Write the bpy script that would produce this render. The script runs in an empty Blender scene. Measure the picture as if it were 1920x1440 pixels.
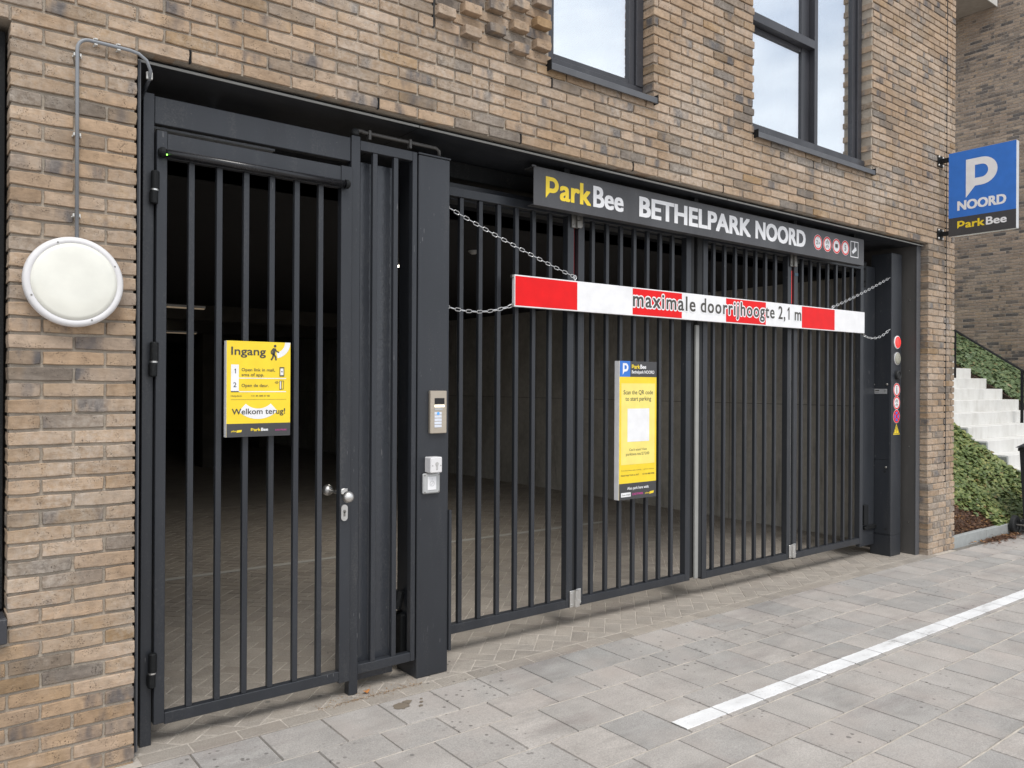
import bpy, math, random
from math import sin, cos, pi, radians, sqrt
from mathutils import Vector, Matrix, noise
from mathutils.geometry import tessellate_polygon
random.seed(7)
sc = bpy.context.scene
COL = sc.collection
# ------------------------------------------------------------------ camera, world, sun, exposure
YAW, PIT, ROLL, FPX = 0.6608, 0.0005, 0.0054, 1486.2
CAM = Vector((-0.948, -3.400, 1.503))
Fw = Vector((sin(YAW)*cos(PIT), cos(YAW)*cos(PIT), sin(PIT)))
R0 = Vector((cos(YAW), -sin(YAW), 0)); U0 = R0.cross(Fw)
Rr = R0*cos(ROLL)+U0*sin(ROLL); Uu = -R0*sin(ROLL)+U0*cos(ROLL)
cd = bpy.data.cameras.new('camera'); cam = bpy.data.objects.new('camera', cd); COL.objects.link(cam)
cd.sensor_fit = 'HORIZONTAL'; cd.sensor_width = 36; cd.lens = FPX/1920*36; cd.clip_start = 0.05; cd.clip_end = 500
cam.matrix_world = Matrix(((Rr.x, Uu.x, -Fw.x, CAM.x), (Rr.y, Uu.y, -Fw.y, CAM.y), (Rr.z, Uu.z, -Fw.z, CAM.z), (0, 0, 0, 1)))
sc.camera = cam
w = bpy.data.worlds.new('World'); sc.world = w; w.use_nodes = True
nt = w.node_tree; nt.nodes.clear()
wo = nt.nodes.new('ShaderNodeOutputWorld'); bg = nt.nodes.new('ShaderNodeBackground'); bg.inputs[1].default_value = 0.105
sky = nt.nodes.new('ShaderNodeTexSky'); sky.sky_type = 'NISHITA'; sky.sun_disc = False
SUN_EL, SUN_AZ = radians(57), radians(196)
sky.sun_elevation = SUN_EL; sky.sun_rotation = SUN_AZ; sky.air_density = 1.0; sky.dust_density = 1.5
tc = nt.nodes.new('ShaderNodeTexCoord'); mp = nt.nodes.new('ShaderNodeMapping'); mp.inputs['Scale'].default_value = (1, 1, 2.6)
nz = nt.nodes.new('ShaderNodeTexNoise'); nz.inputs['Scale'].default_value = 2.3; nz.inputs['Detail'].default_value = 6; nz.inputs['Roughness'].default_value = 0.52
cr = nt.nodes.new('ShaderNodeValToRGB'); cr.color_ramp.elements[0].position = 0.30; cr.color_ramp.elements[1].position = 0.56
cr.color_ramp.elements[0].color = (0.35, 0.35, 0.35, 1)
nz2 = nt.nodes.new('ShaderNodeTexNoise'); nz2.inputs['Scale'].default_value = 5.0; nz2.inputs['Detail'].default_value = 5
cr2 = nt.nodes.new('ShaderNodeValToRGB'); cr2.color_ramp.elements[0].color = (6.4, 6.8, 7.4, 1); cr2.color_ramp.elements[1].color = (9.2, 9.4, 9.7, 1)
cr2.color_ramp.elements[0].position = 0.3; cr2.color_ramp.elements[1].position = 0.7
mx = nt.nodes.new('ShaderNodeMix'); mx.data_type = 'RGBA'
L = nt.links.new
L(tc.outputs['Generated'], mp.inputs[0]); L(mp.outputs[0], nz.inputs[0]); L(mp.outputs[0], nz2.inputs[0]); L(nz.outputs[0], cr.inputs[0]); L(nz2.outputs[0], cr2.inputs[0])
L(cr.outputs[0], mx.inputs[0]); L(sky.outputs[0], mx.inputs[6]); L(cr2.outputs[0], mx.inputs[7]); L(mx.outputs[2], bg.inputs[0]); L(bg.outputs[0], wo.inputs[0])
sl = bpy.data.lights.new('sun', 'SUN'); sl.energy = 1.5; sl.angle = radians(24); sl.color = (1, 0.96, 0.9)
so = bpy.data.objects.new('sun', sl); COL.objects.link(so)
sd = Vector((sin(SUN_AZ)*cos(SUN_EL), cos(SUN_AZ)*cos(SUN_EL), sin(SUN_EL)))
so.rotation_euler = (-sd).to_track_quat('-Z', 'Y').to_euler(); so.location = (0, -10, 12)
sc.view_settings.view_transform = 'Standard'; sc.view_settings.look = 'None'; sc.view_settings.gamma = 1
sc.view_settings.use_curve_mapping = False; sc.view_settings.exposure = 0.50
sc.render.engine = 'CYCLES'
sc.cycles.max_bounces = 8; sc.cycles.diffuse_bounces = 4; sc.cycles.glossy_bounces = 4; sc.cycles.transparent_max_bounces = 8

# ------------------------------------------------------------------ materials
class NB:
    def __init__(s, name):
        s.m = bpy.data.materials.new(name); s.m.use_nodes = True; s.t = s.m.node_tree; s.n = s.t.nodes
        s.b = s.n['Principled BSDF']; s.out = s.n['Material Output']
    def new(s, t, **k):
        x = s.n.new('ShaderNode'+t)
        for a, v in k.items(): setattr(x, a, v)
        return x
    def link(s, a, b): s.t.links.new(a, b)
    def val(s, sock, v):
        if hasattr(v, 'is_output') or isinstance(v, bpy.types.NodeSocket): s.link(v, sock)
        else: sock.default_value = v
    def math(s, op, a, b=0.0, clamp=False):
        x = s.new('Math', operation=op, use_clamp=clamp); s.val(x.inputs[0], a); s.val(x.inputs[1], b); return x.outputs[0]
    def noise(s, vec, scale, detail=3, rough=0.5):
        x = s.new('TexNoise'); s.link(vec, x.inputs['Vector']); x.inputs['Scale'].default_value = scale
        x.inputs['Detail'].default_value = detail; x.inputs['Roughness'].default_value = rough; return x.outputs[0]
    def ramp(s, fac, stops, const=False):
        x = s.new('ValToRGB'); e = x.color_ramp.elements
        while len(e) < len(stops): e.new(0.5)
        for i, (p, c) in enumerate(stops):
            e[i].position = p
            c = (c, c, c) if not hasattr(c, '__len__') else c
            e[i].color = (*c[:3], 1)
        if const: x.color_ramp.interpolation = 'CONSTANT'
        s.val(x.inputs[0], fac); return x.outputs[0]
    def mix(s, fac, a, b, blend='MIX'):
        x = s.new('Mix', data_type='RGBA', blend_type=blend)
        s.val(x.inputs[0], fac)
        for i, v in ((6, a), (7, b)):
            if isinstance(v, tuple): x.inputs[i].default_value = (*v[:3], 1)
            else: s.link(v, x.inputs[i])
        return x.outputs[2]
    def pos(s): return s.new('NewGeometry').outputs['Position']
    def rnd(s):
        a = s.new('ObjectInfo').outputs['Random']; b = s.new('NewGeometry').outputs['Random Per Island']
        return s.math('FRACT', s.math('ADD', a, b))
    def offs(s, vec, r, k=37.0):
        c = s.new('CombineXYZ'); s.link(s.math('MULTIPLY', r, k), c.inputs[0]); s.link(s.math('MULTIPLY', r, k*0.7), c.inputs[2])
        v = s.new('VectorMath', operation='ADD'); s.link(vec, v.inputs[0]); s.link(c.outputs[0], v.inputs[1]); return v.outputs[0]
    def stretch(s, vec, sc_):
        m = s.new('Mapping'); s.link(vec, m.inputs[0]); m.inputs['Scale'].default_value = sc_; return m.outputs[0]
    def bump(s, h, dist=0.002, strength=1.0, prev=None):
        x = s.new('Bump'); x.inputs['Strength'].default_value = strength; x.inputs['Distance'].default_value = dist
        s.link(h, x.inputs['Height'])
        if prev is not None: s.link(prev, x.inputs['Normal'])
        return x.outputs[0]
    def fin(s, col=None, rough=None, nrm=None, metal=None):
        if col is not None: s.val(s.b.inputs['Base Color'], (*col, 1) if isinstance(col, tuple) else col)
        if rough is not None: s.val(s.b.inputs['Roughness'], rough)
        if metal is not None: s.b.inputs['Metallic'].default_value = metal
        if nrm is not None: s.link(nrm, s.b.inputs['Normal'])
        return s.m

def brick_mat(name, palette, dark=(0.080, 0.080, 0.088), dark_lo=0.60, white=0.5, bumpd=0.004, gain=1.0):
    n = NB(name); p = n.pos(); r = n.rnd(); po = n.offs(p, r)
    r2 = n.math('FRACT', n.math('MULTIPLY', r, 17.31)); r3 = n.math('FRACT', n.math('MULTIPLY', r, 91.7))
    base = n.ramp(r, palette)
    mott = n.noise(po, 26, 5, 0.6)
    c = n.mix(1.0, base, n.ramp(mott, [(0.25, 0.74*gain), (0.5, 1.0*gain), (0.75, 1.22*gain)]), 'MULTIPLY')
    # per-brick tone
    c = n.mix(1.0, c, n.ramp(r3, [(0, (0.86, 0.85, 0.84)), (1, (1.12, 1.10, 1.09))]), 'MULTIPLY')
    # fired grey-blue clouds across some bricks
    cl = n.noise(n.stretch(po, (1, 1, 0.35)), 9.5, 3, 0.5)
    cf = n.math('MULTIPLY', n.ramp(cl, [(0.50, 0), (0.62, 1)]), n.ramp(r2, [(dark_lo, 0), (dark_lo+0.16, 0.85)]))
    c = n.mix(cf, c, tuple(dark))
    # warm flush
    fl = n.noise(n.stretch(po, (1, 1, 0.5)), 7, 2)
    c = n.mix(n.math('MULTIPLY', n.ramp(fl, [(0.55, 0), (0.72, 1)]), 0.28), c, (0.45, 0.30, 0.155))
    # chalky bloom
    ef = n.noise(p, 1.7, 4, 0.6); ef2 = n.noise(p, 38, 4, 0.7)
    e = n.math('MULTIPLY', n.ramp(ef, [(0.42, 0), (0.64, 1)]), n.ramp(ef2, [(0.38, 0.15), (0.62, 1)]))
    c = n.mix(n.math('MULTIPLY', e, white), c, (0.60, 0.54, 0.47))
    sm = n.noise(n.stretch(po, (1, 1, 2.2)), 75, 4, 0.7)
    c = n.mix(n.ramp(sm, [(0.60, 0), (0.74, 0.42)]), c, (0.56, 0.46, 0.36))
    pit = n.noise(po, 210, 2, 0.6); pm = n.noise(po, 22, 2)
    pits = n.math('MULTIPLY', n.ramp(pit, [(0.60, 0), (0.66, 1)]), n.ramp(pm, [(0.50, 0), (0.60, 1)]))
    c = n.mix(n.math('MULTIPLY', pits, 0.75), c, (0.075, 0.055, 0.04))
    b1 = n.noise(po, 55, 6, 0.68); g = n.noise(n.stretch(po, (1, 1, 3)), 24, 3)
    h = n.math('ADD', n.math('ADD', n.math('MULTIPLY', b1, 0.6), n.math('MULTIPLY', g, 0.6)), n.math('MULTIPLY', pits, -0.5))
    return n.fin(c, 0.9, n.bump(h, bumpd, 1.0))

M = {}
PAL = [(0.0, (0.340, 0.238, 0.152)), (0.18, (0.380, 0.274, 0.184)), (0.36, (0.300, 0.208, 0.132)), (0.52, (0.395, 0.296, 0.212)), (0.66, (0.350, 0.254, 0.174)),
       (0.76, (0.260, 0.198, 0.143)), (0.83, (0.160, 0.140, 0.122)), (0.885, (0.300, 0.196, 0.102)), (0.95, (0.405, 0.312, 0.232)), (1.0, (0.225, 0.178, 0.138))]
M['brick'] = brick_mat('brick', PAL)
PAL2 = [(0.0, (0.270, 0.207, 0.158)), (0.25, (0.305, 0.236, 0.180)), (0.5, (0.245, 0.190, 0.148)), (0.7, (0.33, 0.258, 0.195)), (0.84, (0.135, 0.112, 0.097)), (0.93, (0.085, 0.078, 0.076)), (1.0, (0.27, 0.21, 0.16))]
M['brick_far'] = brick_mat('brick_brown', PAL2, dark=(0.07, 0.065, 0.065), white=0.15, gain=1.0)

def grainy(name, col, var=0.25, scale=20, rough=0.85, bd=0.002, bs=60, fine=None):
    n = NB(name); p = n.pos(); r = n.rnd()
    a = n.noise(n.offs(p, r), scale, 5, 0.6)
    c = n.mix(1.0, tuple(col), n.ramp(a, [(0.25, 1-var), (0.75, 1+var)]), 'MULTIPLY')
    return n.fin(c, rough, n.bump(n.noise(p, bs, 5, 0.65), bd, 1.0))
M['mortar'] = grainy('mortar', (0.385, 0.335, 0.275), 0.20, 14, 0.95, 0.005, 90)
M['mortar_far'] = grainy('mortar_pale', (0.36, 0.32, 0.28), 0.15, 10, 0.95, 0.003, 60)
M['soil'] = grainy('soil', (0.085, 0.052, 0.036), 0.5, 30, 1.0, 0.02, 45)
def white_conc():
    n = NB('white_concrete'); p = n.pos()
    a = n.noise(n.stretch(p, (1, 1, 0.35)), 5, 5, 0.65); b = n.noise(p, 2.1, 4, 0.6)
    c = n.ramp(a, [(0.3, (0.56, 0.55, 0.52)), (0.5, (0.65, 0.645, 0.62)), (0.7, (0.70, 0.695, 0.675))])
    c = n.mix(n.ramp(b, [(0.52, 0), (0.72, 0.4)]), c, (0.42, 0.40, 0.365))
    return n.fin(c, 0.85, n.bump(n.noise(p, 80, 4), 0.0012, 1.0))
M['white_concrete'] = white_conc()
M['kerbstone'] = grainy('kerbstone', (0.33, 0.345, 0.34), 0.14, 14, 0.9, 0.002, 90)
M['joint'] = grainy('joint_sand', (0.50, 0.455, 0.40), 0.25, 16, 1.0, 0.004, 160)
M['joint_dark'] = grainy('joint_soil', (0.19, 0.175, 0.155), 0.3, 16, 1.0, 0.004, 160)
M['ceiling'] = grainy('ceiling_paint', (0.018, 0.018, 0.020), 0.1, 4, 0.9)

def concrete():
    n = NB('concrete'); p = n.pos()
    a = n.noise(n.stretch(p, (1, 1, 0.6)), 1.6, 6, 0.65); b = n.noise(p, 14, 5, 0.6)
    c = n.ramp(a, [(0.3, (0.38, 0.365, 0.33)), (0.55, (0.55, 0.53, 0.485)), (0.8, (0.62, 0.60, 0.555))])
    c = n.mix(1.0, c, n.ramp(b, [(0.3, 0.86), (0.7, 1.1)]), 'MULTIPLY')
    st = n.noise(n.stretch(p, (3, 3, 0.5)), 2.2, 4, 0.7)
    c = n.mix(n.ramp(st, [(0.58, 0), (0.72, 0.55)]), c, (0.14, 0.125, 0.105))
    return n.fin(c, 0.9, n.bump(b, 0.004, 0.8))
M['concrete'] = concrete()
M['concrete_dark'] = grainy('concrete_shade_tone', (0.075, 0.068, 0.058), 0.3, 3, 0.9)  # dark copy of the concrete: deep garage shade put into its colour

def slab_mat(name, tones, tint):
    n = NB(name); p = n.pos(); r = n.rnd()
    c = n.ramp(r, tones)
    po = n.offs(p, r, 13)
    c = n.mix(1.0, c, n.ramp(n.noise(po, 5, 5, 0.6), [(0.3, 0.86), (0.7, 1.10)]), 'MULTIPLY')
    c = n.mix(1.0, c, n.ramp(n.noise(p, 160, 3, 0.7), [(0.3, 0.76), (0.7, 1.22)]), 'MULTIPLY')
    # pinkish ageing
    c = n.mix(n.ramp(n.noise(po, 3.0, 3), [(0.5, 0), (0.75, 0.5)]), c, tint)
    # soft tyre grime and dark smears
    g = n.noise(n.stretch(p, (0.35, 1.6, 1)), 2.2, 5, 0.62)
    c = n.mix(n.ramp(g, [(0.54, 0), (0.78, 0.42)]), c, (0.17, 0.132, 0.128))
    g2 = n.math('MULTIPLY', n.noise(n.stretch(p, (0.8, 3.2, 1)), 4.2, 6, 0.7), n.ramp(n.noise(p, 0.9, 2), [(0.42, 0.3), (0.62, 1)]))
    c = n.mix(n.ramp(g2, [(0.42, 0), (0.64, 0.30)]), c, (0.19, 0.182, 0.17))
    vg = n.new('TexVoronoi'); n.link(p, vg.inputs['Vector']); vg.inputs['Scale'].default_value = 4.3
    c = n.mix(n.ramp(vg.outputs['Distance'], [(0.045, 0.75), (0.06, 0)]), c, (0.15, 0.143, 0.135))
    # drip spots
    v = n.new('TexVoronoi'); n.link(p, v.inputs['Vector']); v.inputs['Scale'].default_value = 19; v.inputs['Randomness'].default_value = 1
    sp = n.math('MULTIPLY', n.ramp(v.outputs['Distance'], [(0.13, 1), (0.19, 0)]), n.ramp(n.noise(p, 1.15, 2), [(0.55, 0), (0.61, 0.70)]))
    c = n.mix(sp, c, (0.10, 0.092, 0.085))
    # white flecks
    c = n.mix(n.ramp(n.noise(p, 95, 2, 0.5), [(0.71, 0), (0.75, 0.6)]), c, (0.62, 0.6, 0.57))
    h = n.math('ADD', n.noise(p, 120, 4, 0.7), n.math('MULTIPLY', n.noise(po, 9, 3), 0.8))
    return n.fin(c, 0.82, n.bump(h, 0.0022, 1.0))
M['slab'] = slab_mat('paving_slab', [(0, (0.390, 0.368, 0.346)), (0.25, (0.430, 0.403, 0.376)), (0.5, (0.358, 0.346, 0.332)), (0.7, (0.445, 0.412, 0.382)), (0.85, (0.400, 0.374, 0.350)), (0.95, (0.345, 0.338, 0.325)), (1, (0.400, 0.376, 0.354))], (0.435, 0.380, 0.345))
M['klinker'] = slab_mat('paving_brick', [(0, (0.345, 0.308, 0.266)), (0.35, (0.375, 0.338, 0.294)), (0.65, (0.315, 0.283, 0.247)), (1, (0.395, 0.356, 0.310))], (0.33, 0.285, 0.24))

def paint_mat():
    n = NB('road_paint'); p = n.pos()
    a = n.noise(n.stretch(p, (0.5, 1.3, 1)), 7, 5, 0.65)
    c = n.ramp(a, [(0.34, (0.84, 0.85, 0.86)), (0.56, (0.72, 0.725, 0.73)), (0.72, (0.46, 0.455, 0.45))])
    ch = n.math('MULTIPLY', n.ramp(n.noise(p, 60, 4, 0.7), [(0.60, 0), (0.66, 0.8)]), n.ramp(n.noise(p, 3.1, 3), [(0.42, 0.1), (0.62, 1)]))
    c = n.mix(ch, c, (0.33, 0.315, 0.30))
    return n.fin(c, 0.65, n.bump(n.noise(p, 150, 3), 0.001, 0.6))
M['road_paint'] = paint_mat()
n = NB('worn_paint'); M['worn_paint'] = n.fin((0.50, 0.49, 0.46), 0.8)

def metal(name, col, rough=0.38, peel=0.00025, ps=220, spec=0.5, scr=True):
    n = NB(name); p = n.pos()
    a = n.noise(n.stretch(p, (1, 1, 0.25)), 3.5, 5, 0.6)
    c = n.mix(1.0, tuple(col), n.ramp(a, [(0.3, 0.85), (0.7, 1.2)]), 'MULTIPLY')
    dust = n.math('MULTIPLY', n.noise(n.stretch(p, (1.6, 1.6, 0.22)), 9, 5, 0.65), n.noise(p, 120, 3, 0.7))
    c = n.mix(n.ramp(dust, [(0.28, 0), (0.44, 0.15)]), c, (0.20, 0.19, 0.175))
    d = n.noise(p, 85, 3, 0.6)
    c = n.mix(n.ramp(d, [(0.73, 0), (0.77, 0.5)]), c, (0.30, 0.29, 0.27))
    sc_ = n.noise(n.stretch(p, (6, 6, 0.9)), 16, 2, 0.4); sm = n.noise(p, 2.3, 2)
    c = n.mix(n.math('MULTIPLY', n.ramp(sc_, [(0.735, 0), (0.75, 0.5)]), n.ramp(sm, [(0.5, 0), (0.6, 1)])), c, (0.26, 0.26, 0.26))
    ro = n.ramp(n.noise(n.stretch(p, (1, 1, 0.3)), 5, 4), [(0.3, rough-0.05), (0.7, rough+0.12)])
    n.b.inputs['Specular IOR Level'].default_value = spec
    return n.fin(c, ro, n.bump(n.noise(p, ps, 2, 0.5), peel, 1.0))
M['anthracite'] = metal('anthracite_powder_coat', (0.027, 0.030, 0.036), 0.34, spec=0.45)
M['anthracite_gloss'] = metal('anthracite_wrinkle_sheet', (0.040, 0.044, 0.052), 0.20, 0.0016, 42)
M['closer'] = metal('black_gloss_coat', (0.012, 0.012, 0.014), 0.22, 0.0001)
M['jamb'] = metal('warm_grey_coat', (0.075, 0.071, 0.067), 0.45)
M['black'] = metal('black_coat', (0.008, 0.009, 0.010), 0.6, spec=0.25)
M['window_frame'] = metal('window_frame_coat', (0.040, 0.041, 0.048), 0.40)
M['sill'] = metal('sill_coat', (0.085, 0.088, 0.096), 0.40)
M['sign_grey'] = metal('sign_grey', (0.060, 0.060, 0.064), 0.36)
def simple(name, col, rough=0.5, metal_=0.0, em=0, bumpy=0.0):
    n = NB(name)
    p = n.pos(); c = n.mix(1.0, tuple(col), n.ramp(n.noise(p, 12, 4), [(0.3, 0.94), (0.7, 1.05)]), 'MULTIPLY')
    if em:
        n.b.inputs['Emission Color'].default_value = (*col, 1); n.b.inputs['Emission Strength'].default_value = em
    return n.fin(c, rough, n.bump(n.noise(p, 90, 3), bumpy, 1.0) if bumpy else None, metal_)
M['edge_steel'] = simple('bare_edge', (0.30, 0.30, 0.285), 0.45)
M['steel'] = simple('stainless_steel', (0.70, 0.69, 0.67), 0.42, 1.0, 0, 0.0002)
M['steel_dull'] = simple('dull_steel', (0.30, 0.29, 0.27), 0.45, 0.9, 0, 0.0003)
M['zinc'] = simple('zinc_chain', (0.72, 0.73, 0.74), 0.38, 0.75)
M['pipe'] = simple('grey_pvc', (0.25, 0.265, 0.285), 0.42)
M['clip'] = simple('clip_plastic', (0.62, 0.61, 0.58), 0.4, 0.3)
M['white'] = simple('white_plastic', (0.74, 0.73, 0.735), 0.32)
M['opal'] = simple('opal_diffuser', (0.78, 0.775, 0.70), 0.10)
M['opal'].node_tree.nodes['Principled BSDF'].inputs['Coat Weight'].default_value = 0.6
M['sign_white'] = simple('sign_white', (0.84, 0.84, 0.85), 0.35)
M['sign_red'] = simple('sign_red', (0.78, 0.006, 0.008), 0.42)
M['sign_red'].node_tree.nodes['Principled BSDF'].inputs['Specular IOR Level'].default_value = 0.25
M['sign_yellow'] = simple('sign_yellow', (0.90, 0.66, 0.030), 0.4)
M['sign_pale'] = simple('sign_pale_yellow', (0.92, 0.77, 0.20), 0.4)
M['sign_blue'] = simple('sign_blue', (0.035, 0.18, 0.62), 0.4)
M['sign_dark'] = simple('sign_dark', (0.055, 0.055, 0.058), 0.4)
M['ink'] = simple('ink', (0.065, 0.060, 0.052), 0.5)
M['sign_pink'] = simple('sign_pink', (0.55, 0.06, 0.30), 0.5)
M['alu'] = simple('anodised_edge', (0.62, 0.62, 0.62), 0.32, 0.55)
M['champagne'] = simple('intercom_case', (0.50, 0.44, 0.36), 0.35, 0.5)
M['silver'] = simple('silver_plastic', (0.50, 0.51, 0.51), 0.35, 0.35)
M['lens_black'] = simple('lens_black', (0.01, 0.01, 0.011), 0.12)
M['button'] = simple('button_white', (0.68, 0.72, 0.80), 0.3)
M['button_lit'] = simple('button_lit', (1.0, 0.92, 0.72), 0.3, 0, 0.9)
M['button_blue'] = simple('button_blue', (0.10, 0.35, 0.85), 0.3, 0, 0.2)
M['rubber'] = simple('rubber', (0.016, 0.017, 0.018), 0.7)
M['tape_red'] = simple('red_edge_strip', (0.38, 0.012, 0.016), 0.4)
M['lamp_red'] = simple('red_signal', (0.9, 0.05, 0.045), 0.25, 0, 0.35)
M['lamp_off'] = simple('amber_lens_off', (0.33, 0.32, 0.26), 0.25)
M['led_green'] = simple('green_led', (0.25, 0.9, 0.1), 0.3, 0, 2.5)
M['glow'] = simple('lit_lamp', (1.0, 0.93, 0.78), 0.3, 0, 5.0)
M['glow_dim'] = simple('dim_lit_tube', (0.9, 0.72, 0.5), 0.3, 0, 0.10)
M['bin'] = simple('bin_plastic', (0.022, 0.024, 0.028), 0.5, 0, 0, 0.0004)
M['bin_green'] = simple('bin_lid_green', (0.10, 0.16, 0.09), 0.5)
M['curtain'] = simple('curtain', (0.78, 0.78, 0.78), 0.9)
M['beige'] = simple('beige_sheet', (0.20, 0.15, 0.095), 0.8)
def leafm(name, stops):
    n = NB(name); r = n.rnd(); c = n.ramp(r, stops)
    n.b.inputs['Specular IOR Level'].default_value = 0.4
    tr = n.new('BsdfTranslucent'); n.link(c, tr.inputs[0]); ms = n.new('MixShader'); ms.inputs[0].default_value = 0.15
    n.fin(c, 0.42); n.link(n.b.outputs[0], ms.inputs[1]); n.link(tr.outputs[0], ms.inputs[2]); n.link(ms.outputs[0], n.out.inputs[0]); return n.m
M['ivy'] = leafm('ivy_leaf', [(0, (0.075, 0.110, 0.036)), (0.3, (0.125, 0.175, 0.058)), (0.6, (0.175, 0.225, 0.080)), (0.85, (0.25, 0.285, 0.10)), (0.97, (0.32, 0.32, 0.11)), (1, (0.20, 0.12, 0.06))])
M['ivy_dark'] = leafm('ivy_leaf_deep', [(0, (0.085, 0.125, 0.060)), (0.5, (0.125, 0.180, 0.085)), (0.9, (0.175, 0.225, 0.105)), (1, (0.22, 0.18, 0.08))])
M['dry'] = leafm('dry_leaf', [(0, (0.09, 0.045, 0.03)), (0.5, (0.16, 0.085, 0.055)), (0.9, (0.27, 0.16, 0.09)), (1, (0.42, 0.22, 0.08))])
M['litter'] = leafm('moss_litter', [(0, (0.22, 0.13, 0.07)), (0.5, (0.35, 0.22, 0.12)), (1, (0.42, 0.35, 0.25))])
def glassm():
    n = NB('window_glass'); n.n.remove(n.b)
    g = n.new('BsdfGlossy'); g.inputs['Roughness'].default_value = 0.0; g.inputs['Color'].default_value = (0.92, 0.95, 1.0, 1)
    t = n.new('BsdfTransparent'); t.inputs[0].default_value = (0.75, 0.86, 0.80, 1)
    ms = n.new('MixShader'); ms.inputs[0].default_value = 0.74
    n.link(t.outputs[0], ms.inputs[1]); n.link(g.outputs[0], ms.inputs[2]); n.link(ms.outputs[0], n.out.inputs[0]); return n.m
M['glass'] = glassm()

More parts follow.
